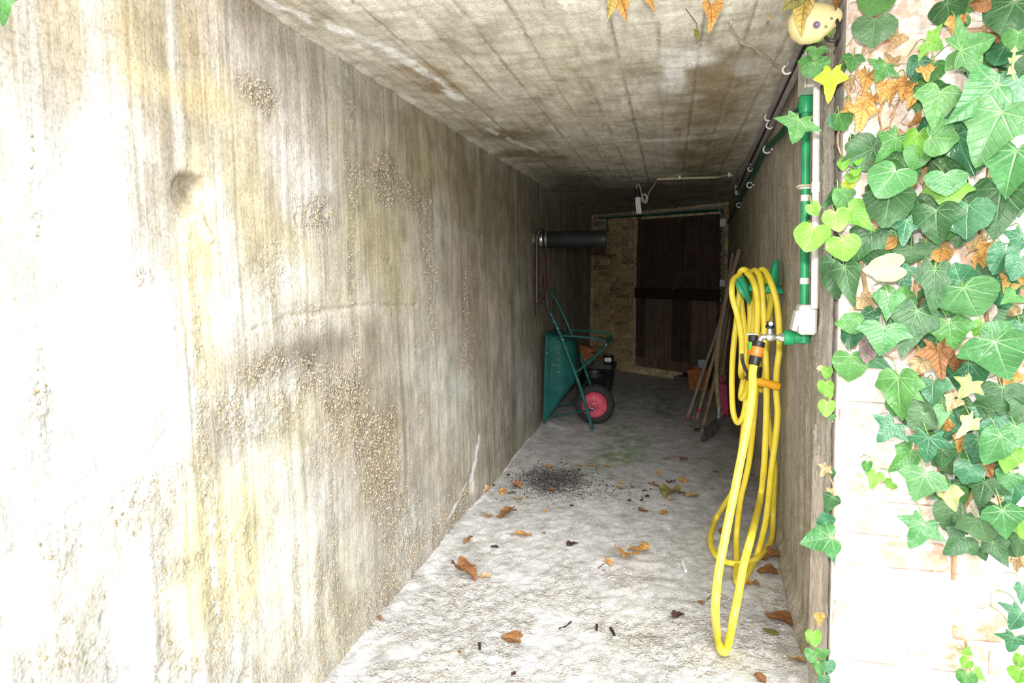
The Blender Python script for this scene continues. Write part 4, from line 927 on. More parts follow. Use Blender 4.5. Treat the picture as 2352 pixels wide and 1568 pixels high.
# ---- hose hanger and hose
hg = R_(1797, 655, .005); yh = hg[1]
hh = empty('hose_hanger', hg, 'green plastic hose hanger on the right wall with yellow hose over it', 'hose hanger')
def shell(pts, th, mat, name, par):
    """panel from a grid of points, solidified"""
    m = MB(); r_, c_ = len(pts), len(pts[0])
    for row in pts: m.v += [q3(p) for p in row]
    for i in range(r_-1):
        for j in range(c_-1): m.f.append((i*c_+j, i*c_+j+1, (i+1)*c_+j+1, (i+1)*c_+j))
    o = m.build(name, mat, par, sharp=40); s_ = o.modifiers.new('s', 'SOLIDIFY'); s_.thickness = th; s_.offset = 0; return o
xw_ = lambda y, z: float(right_x(y, z))-.012
zt_, zm_, zb_ = ony(1790, 597, yh)[2], ony(1790, 650, yh)[2], ony(1790, 672, yh)[2]
rows = []
for z_, hw, inn in ((zt_, .025, .0), (zt_-.03, .05, .008), (zm_+.02, .075, .02), (zm_, .085, .03), (zb_+.015, .09, .045), (zb_, .085, .05)):
    rows.append([(xw_(yh+s*hw, z_)-.010-.055*(hw/.09)*s*s-(.02 if z_ < zm_ else 0), yh+s*hw, z_) for s in (-1, -.8, -.4, 0, .4, .8, 1)])
shell(rows, .006, 'hanger_green', 'back_plate', hh)
arm0 = np.array([xw_(yh, zm_), yh, zm_]); arm1 = ony(1700, 640, yh-.02)
rows = []
for k in range(7):
    t = k/6; c = arm0*(1-t)+arm1*t; c[2] = (zm_-.01)*(1-t)+(arm1[2]-.012)*t
    rows.append([c+np.array([0, .085*math.sin(a), .05*math.cos(a)-.055]) for a in [math.radians(q) for q in (-75, -50, -25, 0, 25, 50, 75)]])
shell(rows, .005, 'hanger_green', 'cradle', hh)
A, B_, C_, D_ = ony(1693, 640, yh-.13), ony(1710, 631, yh-.02), ony(1727, 683, yh-.10), ony(1722, 697, yh-.15)
E_ = ony(1690, 655, yh-.15)
shell([[A, ony(1702, 634, yh-.08), B_], [ony(1708, 662, yh-.15), ony(1713, 655, yh-.11), ony(1722, 655, yh-.06)], [D_, ony(1724, 690, yh-.13), C_]], .007, 'hanger_green', 'front_lip', hh)
shell([[E_, A], [ony(1700, 672, yh-.16), ony(1708, 662, yh-.15)], [ony(1720, 697, yh-.155), D_]], .006, 'hanger_green', 'front_lip_side', hh)

f_, b_ = yh-.13, yh+.10; fr = yv-.06
# one continuous hose: (px, py, distance y)
_h0 = project(c0+ax_*.088); HP = [(_h0[0], _h0[1], c0[1]+ax_[1]*.088), (_h0[0]-4, 858, yv-.04), (1728, 900, yv-.08), (1714, 990, yv-.14), (1695, 1088, yv-.18), (1679, 1167, yv-.24), (1663, 1246, yv-.30), (1649, 1324, yv-.34), (1643, 1403, yv-.38), (1648, 1462, 'F'), (1655, 1490, 'F'), (1666, 1496, 'F'), (1674, 1475, 'F'), (1684, 1423, yv-.18), (1696, 1364, yv-.12), (1708, 1297, yv-.06), (1727, 1226, yv+.02), (1746, 1147, f_), (1755, 1068, f_), (1760, 950, f_), (1760, 860, f_+.01), (1756, 760, f_+.02), (1752, 700, f_+.03), (1749, 660, f_+.04), (1743, 632, yh-.05), (1733, 621, yh), (1724, 632, yh+.06), (1722, 665, b_), (1723, 740, b_), (1720, 820, b_), (1714, 852, b_), (1706, 866, b_-.03), (1702, 855, f_+.05), (1704, 820, f_+.03), (1703, 774, f_+.01), (1694, 725, f_), (1684, 690, f_), (1681, 665, f_+.01), (1685, 643, yh-.06), (1696, 634, yh-.01), (1702, 645, yh+.05), (1698, 680, b_-.01), (1692, 736, b_-.02), (1685, 794, b_-.03), (1681, 866, b_-.03), (1683, 937, b_-.04), (1690, 965, b_-.06), (1698, 969, b_-.08), (1708, 952, b_-.09), (1716, 900, b_-.06), (1724, 820, b_-.03), (1731, 740, b_-.02), (1736, 690, b_-.01), (1733, 650, yh+.07), (1722, 628, yh+.02), (1708, 619, yh-.03), (1699, 628, yh-.0), (1697, 650, yh+.08),
      (1703, 700, b_), (1712, 780, b_), (1710, 850, b_-.02), (1702, 905, b_-.05), (1706, 914, b_-.08), (1716, 895, b_-.1), (1728, 840, f_+.03), (1738, 760, f_+.02), (1740, 700, f_+.01), (1735, 662, f_), (1727, 640, f_+.05), (1716, 628, yh-.03), (1724, 640, yh+.06), (1742, 660, b_+.02), (1752, 720, b_+.02), (1756, 830, b_+.02), (1762, 940, b_+.02), (1772, 1020, b_+.05), (1788, 1070, b_+.10), (1797, 1127, b_+.15), (1795, 1186, b_+.2), (1779, 1241, 'F'), (1740, 1281, 'F'), (1708, 1292, 'F'), (1679, 1293, 'F'), (1650, 1281, 'F'), (1634, 1255, 'F'), (1633, 1225, 'F'), (1645, 1190, b_+.3), (1664, 1159, b_+.2), (1686, 1120, b_+.1), (1700, 1050, b_), (1712, 950, b_-.02), (1726, 850, b_-.02), (1740, 750, b_), (1752, 680, b_), (1752, 640, yh+.05), (1746, 622, yh), (1756, 621, yh-.03), (1767, 640, f_+.05), (1777, 667, f_+.02), (1785, 700, f_+.01), (1789, 742, f_), (1790, 800, f_), (1784, 850, f_), (1783, 900, f_), (1786, 950, f_), (1781, 1010, f_), (1773, 1068, f_+.01), (1765, 1147, f_+.02), (1757, 1206, f_+.03), (1739, 1273, f_+.04), (1715, 1320, 'F'), (1700, 1342, 'F'), (1691, 1330, 'F'), (1692, 1290, 'F'), (1692, 1226, yh), (1701, 1147, yh-.02), (1712, 1100, yh-.02), (1722, 1048, yh-.03), (1732, 950, yh-.05), (1740, 850, yh-.05), (1752, 770, yh-.03), (1768, 710, yh), (1772, 670, yh+.03), (1764, 645, yh+.03), (1756, 632, yh+.06), (1768, 690, b_), (1764, 780, b_), (1752, 860, b_), (1746, 900, b_)]
hp = []
for px, py, d in HP:
    if d == 'F': p = onz(px, py, .030)
    else:
        p = ony(px, py, d)
        if p[2] < .030: p = onz(px, py, .030)
    lim = float(right_x(p[1], p[2]))-.03
    if p[0] > lim: p[0] = lim
    hp.append(p)
hs_ = empty('garden_hose', hp[0], 'long yellow garden hose hung in loops from the green hanger down to the floor', 'hose')
m = MB(); m.tube(smoothpath(hp, 6), .0155, 12); m.build('hose', 'hose_yellow', hs_)
# ---- spray gun hanging in the hose
sg0 = ony(1790, 888, f_-.05); sg1 = ony(1738, 874, f_-.06)
sg = empty('spray_gun', sg1, 'orange hose spray gun with black lever stuck between the yellow loops', 'spray gun')
dv = sg1-sg0; m = MB(); m.tube([sg0, sg0+dv*.15, sg0+dv*.6, sg0+dv*1.0, sg0+dv*1.12], [.019, .0215, .020, .024, .021], 16); m.build('grip', 'amber_plastic', sg)
pp = [ony(1704, 812, f_-.11), ony(1705, 826, f_-.11), ony(1711, 845, f_-.10), ony(1720, 860, f_-.09), ony(1730, 874, f_-.08)]
m = MB(); m.tube(smoothpath(pp, 4), [.0055]*5+[.0075]*6+[.009]*6 if False else .0055, 8, flat=1.5); m.build('lever', 'dark_grey_plastic', sg)
m = MB(); m.tube([ony(1744, 842, f_-.05), ony(1740, 862, f_-.055), ony(1736, 876, f_-.06)], [.016, .020, .022], 14); m.build('head', 'black_plastic', sg)
m = MB(); m.box(ony(1722, 868, f_-.085), (.04, .025, .03), Matrix.Rotation(.5, 3, 'Y'), .008); m.build('body', 'dark_grey_plastic', sg)

# ---- gourd-like painted ornament in the top corner
yg = 2.33; gc = ony(1866, 52, yg)
gd = empty('painted_gourd', gc, 'pale yellow ornament with a dark spot under dried leaves, top right corner', 'ornament')
m = MB(); axg = V(ony(1925, 40, yg)-ony(1840, 66, yg)).normalized()
m.lathe([(.004, -.066), (.030, -.060), (.052, -.040), (.060, -.012), (.058, .015), (.048, .040), (.036, .060), (.026, .078), (.014, .088), (.003, .092)], gc-np.array([axg.x, axg.y, axg.z])*.005, axg, 28); m.build('body', 'gourd_skin', gd)
sp_ = ony(1876, 57, yg-.062); m = MB(); m.lathe([(.0105, 0), (.0105, .004), (.004, .008)], sp_, tuple(-ray(1876, 57)), 16); m.build('round_spot', 'gourd_spot', gd)
for px, py, r in ((1897, 61, .004), (1910, 42, .004)):
    m = MB(); m.lathe([(r, 0), (r*.7, .004)], ony(px, py, yg-.05), tuple(-ray(px, py)), 10); m.build('small_spot', 'black_wire', gd)
m = MB(); m.tube(smoothpath([ony(1896, 86, yg-.01), ony(1905, 93, yg-.02), ony(1916, 93, yg-.02), ony(1925, 80, yg-.03), ony(1927, 62, yg-.03), ony(1920, 44, yg-.02), ony(1910, 36, yg)], 5), .006, 8); m.build('dark_loop', 'black_wire', gd)
# strand of cobweb-like twine on the ceiling
m = MB(); P = [ceilp(a, b, .03) for a, b in ((1680, 50), (1678, 62), (1694, 85), (1708, 98), (1728, 106), (1742, 118), (1765, 132), (1788, 152))]
m.tube(smoothpath(P, 5), [.0032+.0035*max(0, math.sin(i*.55)) for i in range(36)], 6, flat=1.5); tag(m.build('twine_strand', 'twine', origin=P[0]), 'pale twisted strand hanging loosely under the ceiling near the right corner', 'strand')
m = MB(); P = [ony(a, b, 2.35) for a, b in ((1775, -5), (1770, 15), (1765, 35))]; m.tube(smoothpath(P, 4), .0012, 6); m.lathe([(.002, 0), (.007, .006), (.003, .014)], P[-1], (0, 0, -1), 8); tag(m.build('dangling_stalk', 'ivy_stem', origin=P[0]), 'thin tan stalk with a knot dangling left of the ornament', 'stalk')

# ================================================================ leaves
def outline(kind):
    H = {'ivy': [(0, -.03), (.12, -.17), (.30, -.21), (.47, -.10), (.56, .06), (.64, .20), (.47, .31), (.36, .42), (.28, .60), (.14, .82), (0, 1)],
         'star': [(0, -.05), (.14, -.20), (.36, -.30), (.34, -.10), (.50, .02), (.74, .20), (.48, .29), (.28, .38), (.22, .62), (.11, .85), (0, 1)],
         'heart': [(0, 0), (.10, -.15), (.28, -.21), (.46, -.12), (.56, .08), (.55, .32), (.44, .56), (.27, .78), (.12, .92), (0, 1)],
         'round': [(0, -.02), (.16, -.16), (.36, -.16), (.52, .0), (.58, .2), (.54, .42), (.50, .55), (.36, .72), (.22, .80), (.10, .95), (0, 1)],
         'tri': [(0, -.02), (.14, -.12), (.34, -.12), (.54, -.02), (.60, .10), (.44, .30), (.32, .46), (.20, .66), (.10, .84), (0, 1)],
         'oval': [(0, 0), (.10, .06), (.22, .2), (.31, .38), (.33, .52), (.29, .68), (.20, .83), (.10, .93), (0, 1)]}[kind]
    sm = smoothpath([(a, b, 0) for a, b in H], 2); h = [(p[0], p[1]) for p in sm]
    return h+[(-a, b) for a, b in h[-2:0:-1]]
def leaf_mesh(name, kind, mat, seed, crumple=0., fold=.12, droop=.18):
    rr = random.Random(seed); o = outline(kind); c = (0, .22 if kind != 'oval' else .45); n = len(o); vs = [(c[0], c[1])]; fs = []
    for t in (.35, .7, 1.):
        for k, (a, b) in enumerate(o):
            j = 1+rr.uniform(-.025, .025)*(t == 1); vs.append((c[0]+(a-c[0])*t*j, c[1]+(b-c[1])*t*j))
    for k in range(n): fs.append((0, 1+k, 1+(k+1) % n))
    for r_ in range(2):
        for k in range(n): fs.append((1+r_*n+k, 1+(r_+1)*n+k, 1+(r_+1)*n+(k+1) % n, 1+r_*n+(k+1) % n))
    ph = [rr.uniform(0, 6.28) for _ in range(6)]; out = []; roll = crumple*rr.choice((-1, 1, 1))
    for i, (x, y) in enumerate(vs):
        t = 0 if i == 0 else ((i-1)//n+1)/3
        z = fold*abs(x)-droop*(max(0, y-.25)**2)*.9-droop*.8*x*x+.035*math.sin(9*x+ph[0])*t+.03*math.sin(8*y+ph[1])*t
        if crumple:
            z += crumple*(.16*math.sin(7*x+5*y+ph[2])+.12*math.sin(11*y-6*x+ph[3])+.09*math.sin(17*x+ph[4]))*t
            a = roll*1.9*x; z2 = z; x, z = math.sin(a)*(.5/max(.1, abs(roll)*.95))*1.0 if abs(roll) > .2 else x, z+abs(x)*abs(roll)*.75
            b = crumple*.9*(y-.4); y = .4+(y-.4)*math.cos(b*.8); z += crumple*.35*(y-.4)**2
        out.append((x, y, z))
    me = bpy.data.meshes.new(name); me.from_pydata(out, [], fs); me.materials.append(MATS[mat]); me.shade_smooth(); me.update(); return me
LM = {}
def get_leaf(kind, mat, seed, **kw):
    k = (kind, mat, seed, tuple(kw.items()))
    if k not in LM: LM[k] = leaf_mesh('leaf', kind, mat, hash((kind, seed)) % 1 + seed*13+len(kind), **kw)
    return LM[k]
D, Mi, Li, Br, Ye, Pa, Te = 'leaf_dark', 'leaf_mid', 'leaf_light', 'leaf_bright', 'leaf_yellow', 'leaf_pale', 'leaf_teal'
IVY = [(2010, 45, 2003, 110, 95, D, 'round', .16), (2015, -12, 1990, 36, 85, Mi, 'heart', .13), (1900, 68, 1866, 98, 26, Br, 'heart', .10), (1870, 144, 1884, 178, 66, Mi, 'round', .09), (1876, 112, 1872, 138, 50, Mi, 'ivy', .10), (1858, 143, 1832, 141, 30, Mi, 'heart', .08),
 (1910, 168, 1902, 238, 60, Ye, 'star', .10), (1835, 276, 1822, 330, 90, Mi, 'star', .12), (1960, 130, 1955, 168, 50, Mi, 'ivy', .07), (1935, 150, 1930, 172, 22, D, 'heart', .05), (1926, 262, 1942, 300, 58, Mi, 'round', .07), (1918, 278, 1900, 284, 36, Te, 'heart', .06),
 (2032, 150, 2012, 190, 66, Mi, 'star', .10), (2130, 95, 2168, 110, 72, Br, 'star', .14), (2177, 8, 2182, 62, 84, D, 'heart', .08), (2206, 116, 2290, 84, 120, Mi, 'star', .19), (2210, 118, 2254, 166, 90, Mi, 'ivy', .17), (2330, 6, 2298, 80, 112, D, 'round', .12), (2308, 108, 2284, 150, 72, Te, 'heart', .09),
 (2288, 196, 2172, 286, 122, Li, 'tri', .22), (2160, 210, 2141, 296, 98, Mi, 'ivy', .18), (2112, 136, 2100, 190, 50, Te, 'round', .10), (2300, 256, 2236, 384, 148, Li, 'ivy', .25), (2340, 182, 2328, 268, 96, Te, 'heart', .20), (2336, 345, 2306, 452, 142, Li, 'ivy', .27), (2196, 310, 2240, 408, 88, Te, 'tri', .14), (2136, 314, 2206, 318, 88, Mi, 'round', .18),
 (2110, 306, 2098, 372, 62, Br, 'heart', .14), (2058, 316, 2010, 376, 66, Mi, 'star', .12), (2058, 392, 2014, 452, 108, Li, 'heart', .22), (2171, 400, 2174, 450, 90, Li, 'heart', .21), (2178, 428, 2178, 486, 96, Br, 'ivy', .17), (2046, 440, 2030, 524, 112, D, 'round', .16), (2150, 482, 2153, 564, 112, D, 'ivy', .19), (2082, 506, 2073, 568, 66, Te, 'star', .15), (2224, 470, 2218, 548, 112, Te, 'round', .20), (2300, 432, 2282, 556, 128, D, 'ivy', .12),
 (1918, 488, 1928, 532, 62, Br, 'heart', .13), (1950, 478, 2012, 534, 62, Br, 'tri', .14), (1869, 524, 1850, 578, 86, Br, 'heart', .17), (1935, 550, 1943, 602, 78, Br, 'heart', .19), (2002, 532, 1948, 610, 80, D, 'ivy', .12), (1863, 470, 1880, 496, 34, Br, 'round', .10), (1940, 446, 1922, 480, 56, Mi, 'heart', .10), (1925, 446, 1884, 478, 24, D, 'tri', .07), (2065, 612, 1982, 622, 66, Pa, 'round', .14), (2094, 568, 2094, 606, 78, D, 'heart', .10), (2148, 620, 2144, 724, 78, D, 'ivy', .17), (2214, 660, 2248, 730, 136, Li, 'heart', .21), (2206, 645, 2190, 604, 76, Te, 'round', .19),
 (2310, 572, 2280, 632, 66, Te, 'heart', .13), (2346, 590, 2328, 645, 62, Te, 'round', .15), (2332, 676, 2300, 696, 50, Mi, 'tri', .14), (1940, 612, 1962, 710, 64, D, 'tri', .09), (1915, 598, 1922, 690, 52, D, 'round', .06), (2042, 676, 2036, 736, 68, Li, 'tri', .16), (2086, 676, 2050, 690, 46, Mi, 'round', .12), (1975, 742, 1918, 742, 54, Mi, 'round', .12), (2031, 752, 2022, 816, 110, Li, 'ivy', .18), (2106, 714, 2068, 824, 98, D, 'ivy', .16), (2180, 740, 2190, 812, 98, Mi, 'ivy', .15), (2286, 784, 2318, 876, 152, Li, 'ivy', .22), (2282, 778, 2326, 738, 76, Li, 'heart', .19), (2258, 744, 2236, 772, 42, Br, 'round', .12),
 (1960, 750, 1948, 802, 52, Te, 'round', .08), (1953, 817, 1951, 880, 78, Mi, 'heart', .12), (2000, 822, 2058, 856, 28, Te, 'tri', .08), (2064, 866, 2068, 968, 98, Mi, 'ivy', .17), (2070, 885, 2126, 922, 60, Mi, 'tri', .15), (2144, 878, 2140, 932, 78, Te, 'ivy', .12), (2232, 878, 2200, 918, 58, Pa, 'star', .14), (2302, 888, 2300, 952, 112, D, 'round', .12), (2052, 975, 2014, 1016, 76, Te, 'star', .18), (2122, 948, 2094, 988, 80, D, 'heart', .13), (2166, 936, 2158, 988, 38, Li, 'tri', .15), (2135, 1004, 2127, 1066, 86, Te, 'star', .19), (2164, 1030, 2164, 1084, 62, D, 'ivy', .14), (2092, 1036, 2042, 1086, 62, Mi, 'ivy', .13), (2125, 1089, 2099, 1154, 98, Li, 'ivy', .20), (2012, 1088, 1999, 1123, 40, Br, 'ivy', .10), (2050, 1108, 2036, 1118, 32, Br, 'heart', .08), (1992, 1062, 1990, 1085, 24, Mi, 'heart', .09),
 (2298, 1000, 2261, 1070, 74, Li, 'heart', .20), (2336, 980, 2346, 1028, 72, Li, 'heart', .18), (2246, 1008, 2236, 1068, 56, Te, 'heart', .12), (2322, 1034, 2308, 1088, 72, Br, 'ivy', .14), (2232, 1068, 2212, 1112, 66, Te, 'round', .15), (2322, 1088, 2298, 1144, 62, Li, 'tri', .13), (2282, 952, 2252, 1002, 92, Te, 'ivy', .11), (2346, 912, 2328, 968, 64, D, 'ivy', .13), (2180, 1124, 2194, 1178, 52, Pa, 'ivy', .15), (2121, 1202, 2090, 1262, 92, Li, 'star', .18), (2126, 1204, 2156, 1238, 44, Li, 'tri', .17), (2250, 1194, 2272, 1252, 106, D, 'ivy', .16), (2303, 1172, 2314, 1242, 88, Li, 'ivy', .20), (2216, 1234, 2168, 1276, 76, D, 'ivy', .11), (2250, 1254, 2266, 1290, 52, D, 'tri', .09), (2280, 1244, 2318, 1304, 58, D, 'ivy', .10), (2340, 1186, 2351, 1240, 46, Br, 'heart', .17), (2262, 1106, 2248, 1168, 92, D, 'star', .11), (2332, 1110, 2318, 1168, 64, Te, 'ivy', .13), (2346, 1236, 2336, 1280, 52, D, 'heart', .12),
 (2346, 1408, 2318, 1446, 76, Te, 'star', .16), (2330, 1462, 2318, 1500, 66, Te, 'star', .15), (2346, 1508, 2340, 1538, 34, Br, 'heart', .12), (2344, 1538, 2336, 1568, 52, Br, 'round', .14), (2348, 1346, 2346, 1390, 34, Te, 'ivy', .12), (2216, 1492, 2236, 1506, 26, Br, 'tri', .08), (2224, 1516, 2208, 1532, 30, Br, 'round', .08), (2238, 1540, 2266, 1566, 30, Br, 'tri', .08), (2222, 1546, 2216, 1580, 46, Mi, 'round', .09),
 (2340, 74, 2332, 122, 66, Mi, 'heart', .16), (1964, 312, 1962, 344, 28, D, 'round', .05), (1938, 368, 1936, 392, 30, Br, 'heart', .07), (1968, 386, 1962, 406, 26, Br, 'round', .07), (1960, 402, 1952, 420, 32, Br, 'round', .06), (1950, 418, 1948, 436, 30, Ye, 'round', .06), (1945, 436, 1940, 458, 42, Mi, 'heart', .07), (1972, 358, 1968, 380, 26, Br, 'heart', .06),
 (1952, 330, 1958, 352, 26, Mi, 'heart', .05), (2110, 345, 2094, 392, 60, Mi, 'heart', .15), (2200, 250, 2186, 300, 60, Te, 'heart', .10), (2250, 140, 2228, 184, 66, D, 'ivy', .07), (2345, 440, 2340, 500, 60, D, 'ivy', .10), (2270, 610, 2255, 650, 50, D, 'heart', .08), (2345, 745, 2338, 790, 50, Te, 'heart', .10)]
# the shoots that hang at the concrete corner
SH = [(1913, 1140, 1892, 1186, 36, D, 'tri', .05), (1910, 1234, 1836, 1246, 92, Li, 'ivy', .08), (1900, 1200, 1888, 1178, 44, Te, 'round', .06), (1908, 1250, 1916, 1296, 34, Te, 'tri', .05), (1912, 1074, 1912, 1096, 16, D, 'oval', .03), (1868, 1452, 1872, 1486, 38, Br, 'heart', .08), (1864, 1494, 1862, 1522, 34, Mi, 'heart', .06), (1888, 1492, 1892, 1520, 34, Mi, 'tri', .06), (1900, 1520, 1906, 1548, 38, Te, 'heart', .05), (1880, 1520, 1886, 1560, 36, Mi, 'tri', .05), (1892, 1552, 1890, 1580, 30, Te, 'heart', .05), (1900, 846, 1898, 872, 26, Br, 'heart', .05), (1896, 878, 1898, 912, 38, Br, 'round', .05), (1900, 924, 1896, 958, 42, Br, 'heart', .06), (1905, 896, 1908, 918, 16, Br, 'heart', .04), (1858, 1462, 1856, 1474, 14, Pa, 'oval', .05), (1884, 838, 1886, 852, 22, Pa, 'oval', .04), (1912, 952, 1908, 968, 20, Mi, 'tri', .03)]
O_, B1, P_, Y_2, DK, OL, MV = 'dry_orange', 'dry_brown', 'dry_pale', 'dry_yellow', 'dry_dark', 'dry_olive', 'dry_mauve'
DRY = [(1992, 172, 1980, 222, 48, O_, 'star', .08), (2030, 192, 2022, 240, 44, O_, 'ivy', .10), (2050, 205, 2042, 240, 30, O_, 'tri', .09), (2004, 222, 1990, 268, 44, O_, 'ivy', .10), (1982, 248, 1972, 304, 62, O_, 'star', .12), (1952, 245, 1932, 258, 36, O_, 'tri', .09), (2084, 192, 2070, 232, 48, O_, 'ivy', .06), (2100, 218, 2086, 250, 38, O_, 'ivy', .07), (2112, 272, 2088, 286, 30, O_, 'tri', .05), (2197, 45, 2195, 90, 42, O_, 'ivy', .16), (2125, 160, 2130, 188, 38, O_, 'star', .12),
 (2060, 545, 2024, 570, 32, O_, 'oval', .10), (2162, 560, 2158, 604, 44, O_, 'oval', .08), (2240, 542, 2226, 580, 52, P_, 'ivy', .07), (2268, 560, 2252, 606, 46, O_, 'ivy', .08), (2250, 592, 2240, 634, 40, O_, 'ivy', .07), (2330, 636, 2308, 676, 62, O_, 'ivy', .08), (1998, 380, 1980, 392, 22, B1, 'tri', .06), (2116, 828, 2100, 866, 52, P_, 'ivy', .13), (2156, 800, 2162, 876, 72, B1, 'star', .15), (2196, 818, 2190, 856, 46, B1, 'ivy', .11), (1996, 788, 1986, 836, 46, MV, 'round', .12), (2326, 700, 2300, 722, 62, P_, 'round', .06), (2192, 918, 2176, 944, 44, P_, 'ivy', .15), (2232, 966, 2194, 1008, 34, Pa, 'star', .16), (2212, 1004, 2200, 1040, 38, O_, 'ivy', .08), (2262, 1068, 2280, 1100, 42, B1, 'ivy', .12), (2166, 1090, 2158, 1142, 26, P_, 'oval', .14), (2336, 1285, 2334, 1318, 28, P_, 'ivy', .08), (2230, 345, 2208, 358, 40, MV, 'oval', .07), (2286, 75, 2310, 110, 46, B1, 'ivy', .06), (2050, 150, 2030, 120, 46, P_, 'star', .03), (2062, 80, 2040, 120, 50, P_, 'tri', .03), (1948, 178, 1958, 205, 24, P_, 'tri', .04), (2270, 2, 2225, 10, 46, B1, 'round', .14)]
SHD = [(1900, 1072, 1884, 1096, 30, P_, 'star', .04), (1908, 1122, 1904, 1144, 20, P_, 'tri', .03), (1880, 1408, 1884, 1444, 24, O_, 'tri', .04)]
ivy = empty('ivy_plant', (.95, YB-.05, 1.6), 'dense green ivy climbing over the brick wall on the right', 'climber')
rl = random.Random(3)
def place_leaf(ent, parent, plane=None, crumple=0., gname=None):
    bx, by, tx, ty, wd, mat, kind, off = ent
    y0 = (plane if plane is not None else YB)-off
    P = ony(bx, by, y0); T = ony(tx, ty, y0-rl.uniform(-.012, .03)*(1 if off > .04 else .2))
    Yv = V(T-P); L = Yv.length; Yn = Yv.normalized(); view = -Vector(q3(ray(bx, by))).normalized()
    N = (view-Yn*view.dot(Yn)).normalized(); X = Yn.cross(N).normalized(); roll = rl.uniform(-.35, .35); N = (N*math.cos(roll)+X*math.sin(roll)); X = Yn.cross(N)
    wm = wd/F*float((P-CAM) @ np.array([-math.sin(YAW), math.cos(YAW), 0])); sx_ = wm/1.16 if kind != 'oval' else wm/.66; sx_ = max(.62*L, min(1.9*L, sx_))
    s = (sx_+L)/2
    me = get_leaf(kind, mat, rl.randrange(4), crumple=crumple) if not crumple else get_leaf(kind, mat, rl.randrange(5), crumple=crumple, fold=.2, droop=.3)
    o = bpy.data.objects.new('leaf' if not crumple else 'dry_leaf', me); COL.objects.link(o)
    Mt = Matrix.Translation(V(P)) @ Matrix((X*sx_, Yn*L, N*s)).transposed().to_4x4()
    if parent is not None:
        o.parent = parent; Mt = Matrix.Translation(-PLACED[parent.name]) @ Mt
    o.matrix_basis = Mt; return o, P, T
petB = MB(); BASES = []
for e in IVY:
    o, P, T = place_leaf(e, ivy); BASES.append((P, e))
for e in DRY:
    o, P, T = place_leaf(e, ivy, crumple=.55); BASES.append((P, e))
# leaves underneath, in the gaps
poly = [(2120, 0), (2100, 120), (2130, 300), (2010, 320), (1960, 440), (1900, 470), (1880, 560), (1925, 620), (1930, 700), (1960, 800), (2020, 850), (2040, 960), (2090, 1060), (2160, 1130), (2180, 1200), (2260, 1270), (2352, 1290), (2420, 1200), (2420, -20)]
def inside(x, y):
    c = False
    for (x1, y1), (x2, y2) in zip(poly, poly[1:]+poly[:1]):
        if (y1 > y) != (y2 > y) and x < (x2-x1)*(y-y1)/(y2-y1)+x1: c = not c
    return c
cnt = 0
while cnt < 105:
    x, y = rl.uniform(1900, 2420), rl.uniform(-20, 1290)
    if not inside(x, y): continue
    a = rl.gauss(PI/2, .6); L = rl.uniform(42, 80); cnt += 1
    ent = (x, y-L*.4, x+math.cos(a)*L, y-L*.4+math.sin(a)*L, L*1.15, rl.choice([D, D, D, Mi, Te]), rl.choice(['ivy', 'heart', 'star', 'ivy', 'round']), rl.uniform(.03, .10))
    o, P, T = place_leaf(ent, ivy); BASES.append((P, ent))
cnt = 0
while cnt < 16:
    x, y = rl.uniform(1960, 2340), rl.uniform(250, 1230)
    if not inside(x, y): continue
    a = rl.uniform(0, 6.28); L = rl.uniform(28, 50); cnt += 1
    place_leaf((x, y, x+math.cos(a)*L, y+math.sin(a)*L, L*1.1, rl.choice([B1, O_, P_]), rl.choice(['ivy', 'star']), rl.uniform(.03, .08)), ivy, crumple=.55)
# leaf stalks and climbing stems
for i, (P, e) in enumerate(BASES):
    if i > 150 and i % 2: continue
    q = MB(); Pw = P+np.array([rl.uniform(-.02, .02), 0, rl.uniform(-.01, .05)]); Pw[1] = YB-.012; mid = (P+Pw)/2+np.array([0, -.012, .022])
    q.tube(smoothpath([P+np.array([0, .003, 0]), mid, Pw], 4), .0014, 5); q.build('stalk', 'green_stem', ivy)
STEMS = [[(2020, -20), (2000, 60), (1975, 140), (1945, 230), (1925, 310), (1930, 350), (1955, 380), (1985, 388)], [(2060, -10), (2040, 20), (2010, 34), (1985, 34)], [(2215, -15), (2205, 20), (2196, 48)], [(2228, -10), (2220, 30), (2212, 60)], [(2040, 215), (2020, 260), (2025, 300), (2030, 330)], [(2120, 140), (2090, 200), (2060, 240), (2040, 300)], [(2340, -10), (2350, 60), (2345, 130)], [(1935, 180), (1950, 215), (1958, 260), (1975, 300)],
         [(2200, 560), (2160, 620), (2110, 640), (2070, 600)], [(2066, 612), (2060, 560), (2062, 530)], [(2145, 622), (2156, 570), (2160, 545)], [(2210, 930), (2150, 938), (2110, 950), (2078, 976)], [(2300, 345), (2340, 300), (2360, 260)], [(2350, 600), (2310, 628), (2280, 632)], [(2165, 1010), (2155, 1090), (2160, 1140)], [(2190, 1330), (2200, 1200), (2240, 1120), (2260, 1040)], [(2352, 1300), (2330, 1240), (2300, 1160), (2280, 1060), (2300, 900), (2270, 760), (2250, 560), (2280, 300), (2260, 60)], [(2100, 1060), (2120, 900), (2100, 700), (2130, 500), (2110, 300), (2130, 100)], [(1960, 800), (1990, 700), (1975, 560), (2000, 440), (2030, 330)], [(2050, 1112), (2020, 1100), (2000, 1086)], [(2218, 1470), (2222, 1500), (2230, 1540), (2240, 1580)]]
for k, s in enumerate(STEMS):
    q = MB(); P = [ony(a, b, YB-(.012+.02*((k*7+i) % 3))) for i, (a, b) in enumerate(s)]; sp2 = smoothpath(P, 5)
    q.tube(sp2, [.0045*(1-.5*i/len(sp2)) if k not in (15, 16, 17, 18) else .007 for i in range(len(sp2))], 7); q.build('stem', 'ivy_stem' if k not in (9, 10, 11, 12) else 'green_stem', ivy)
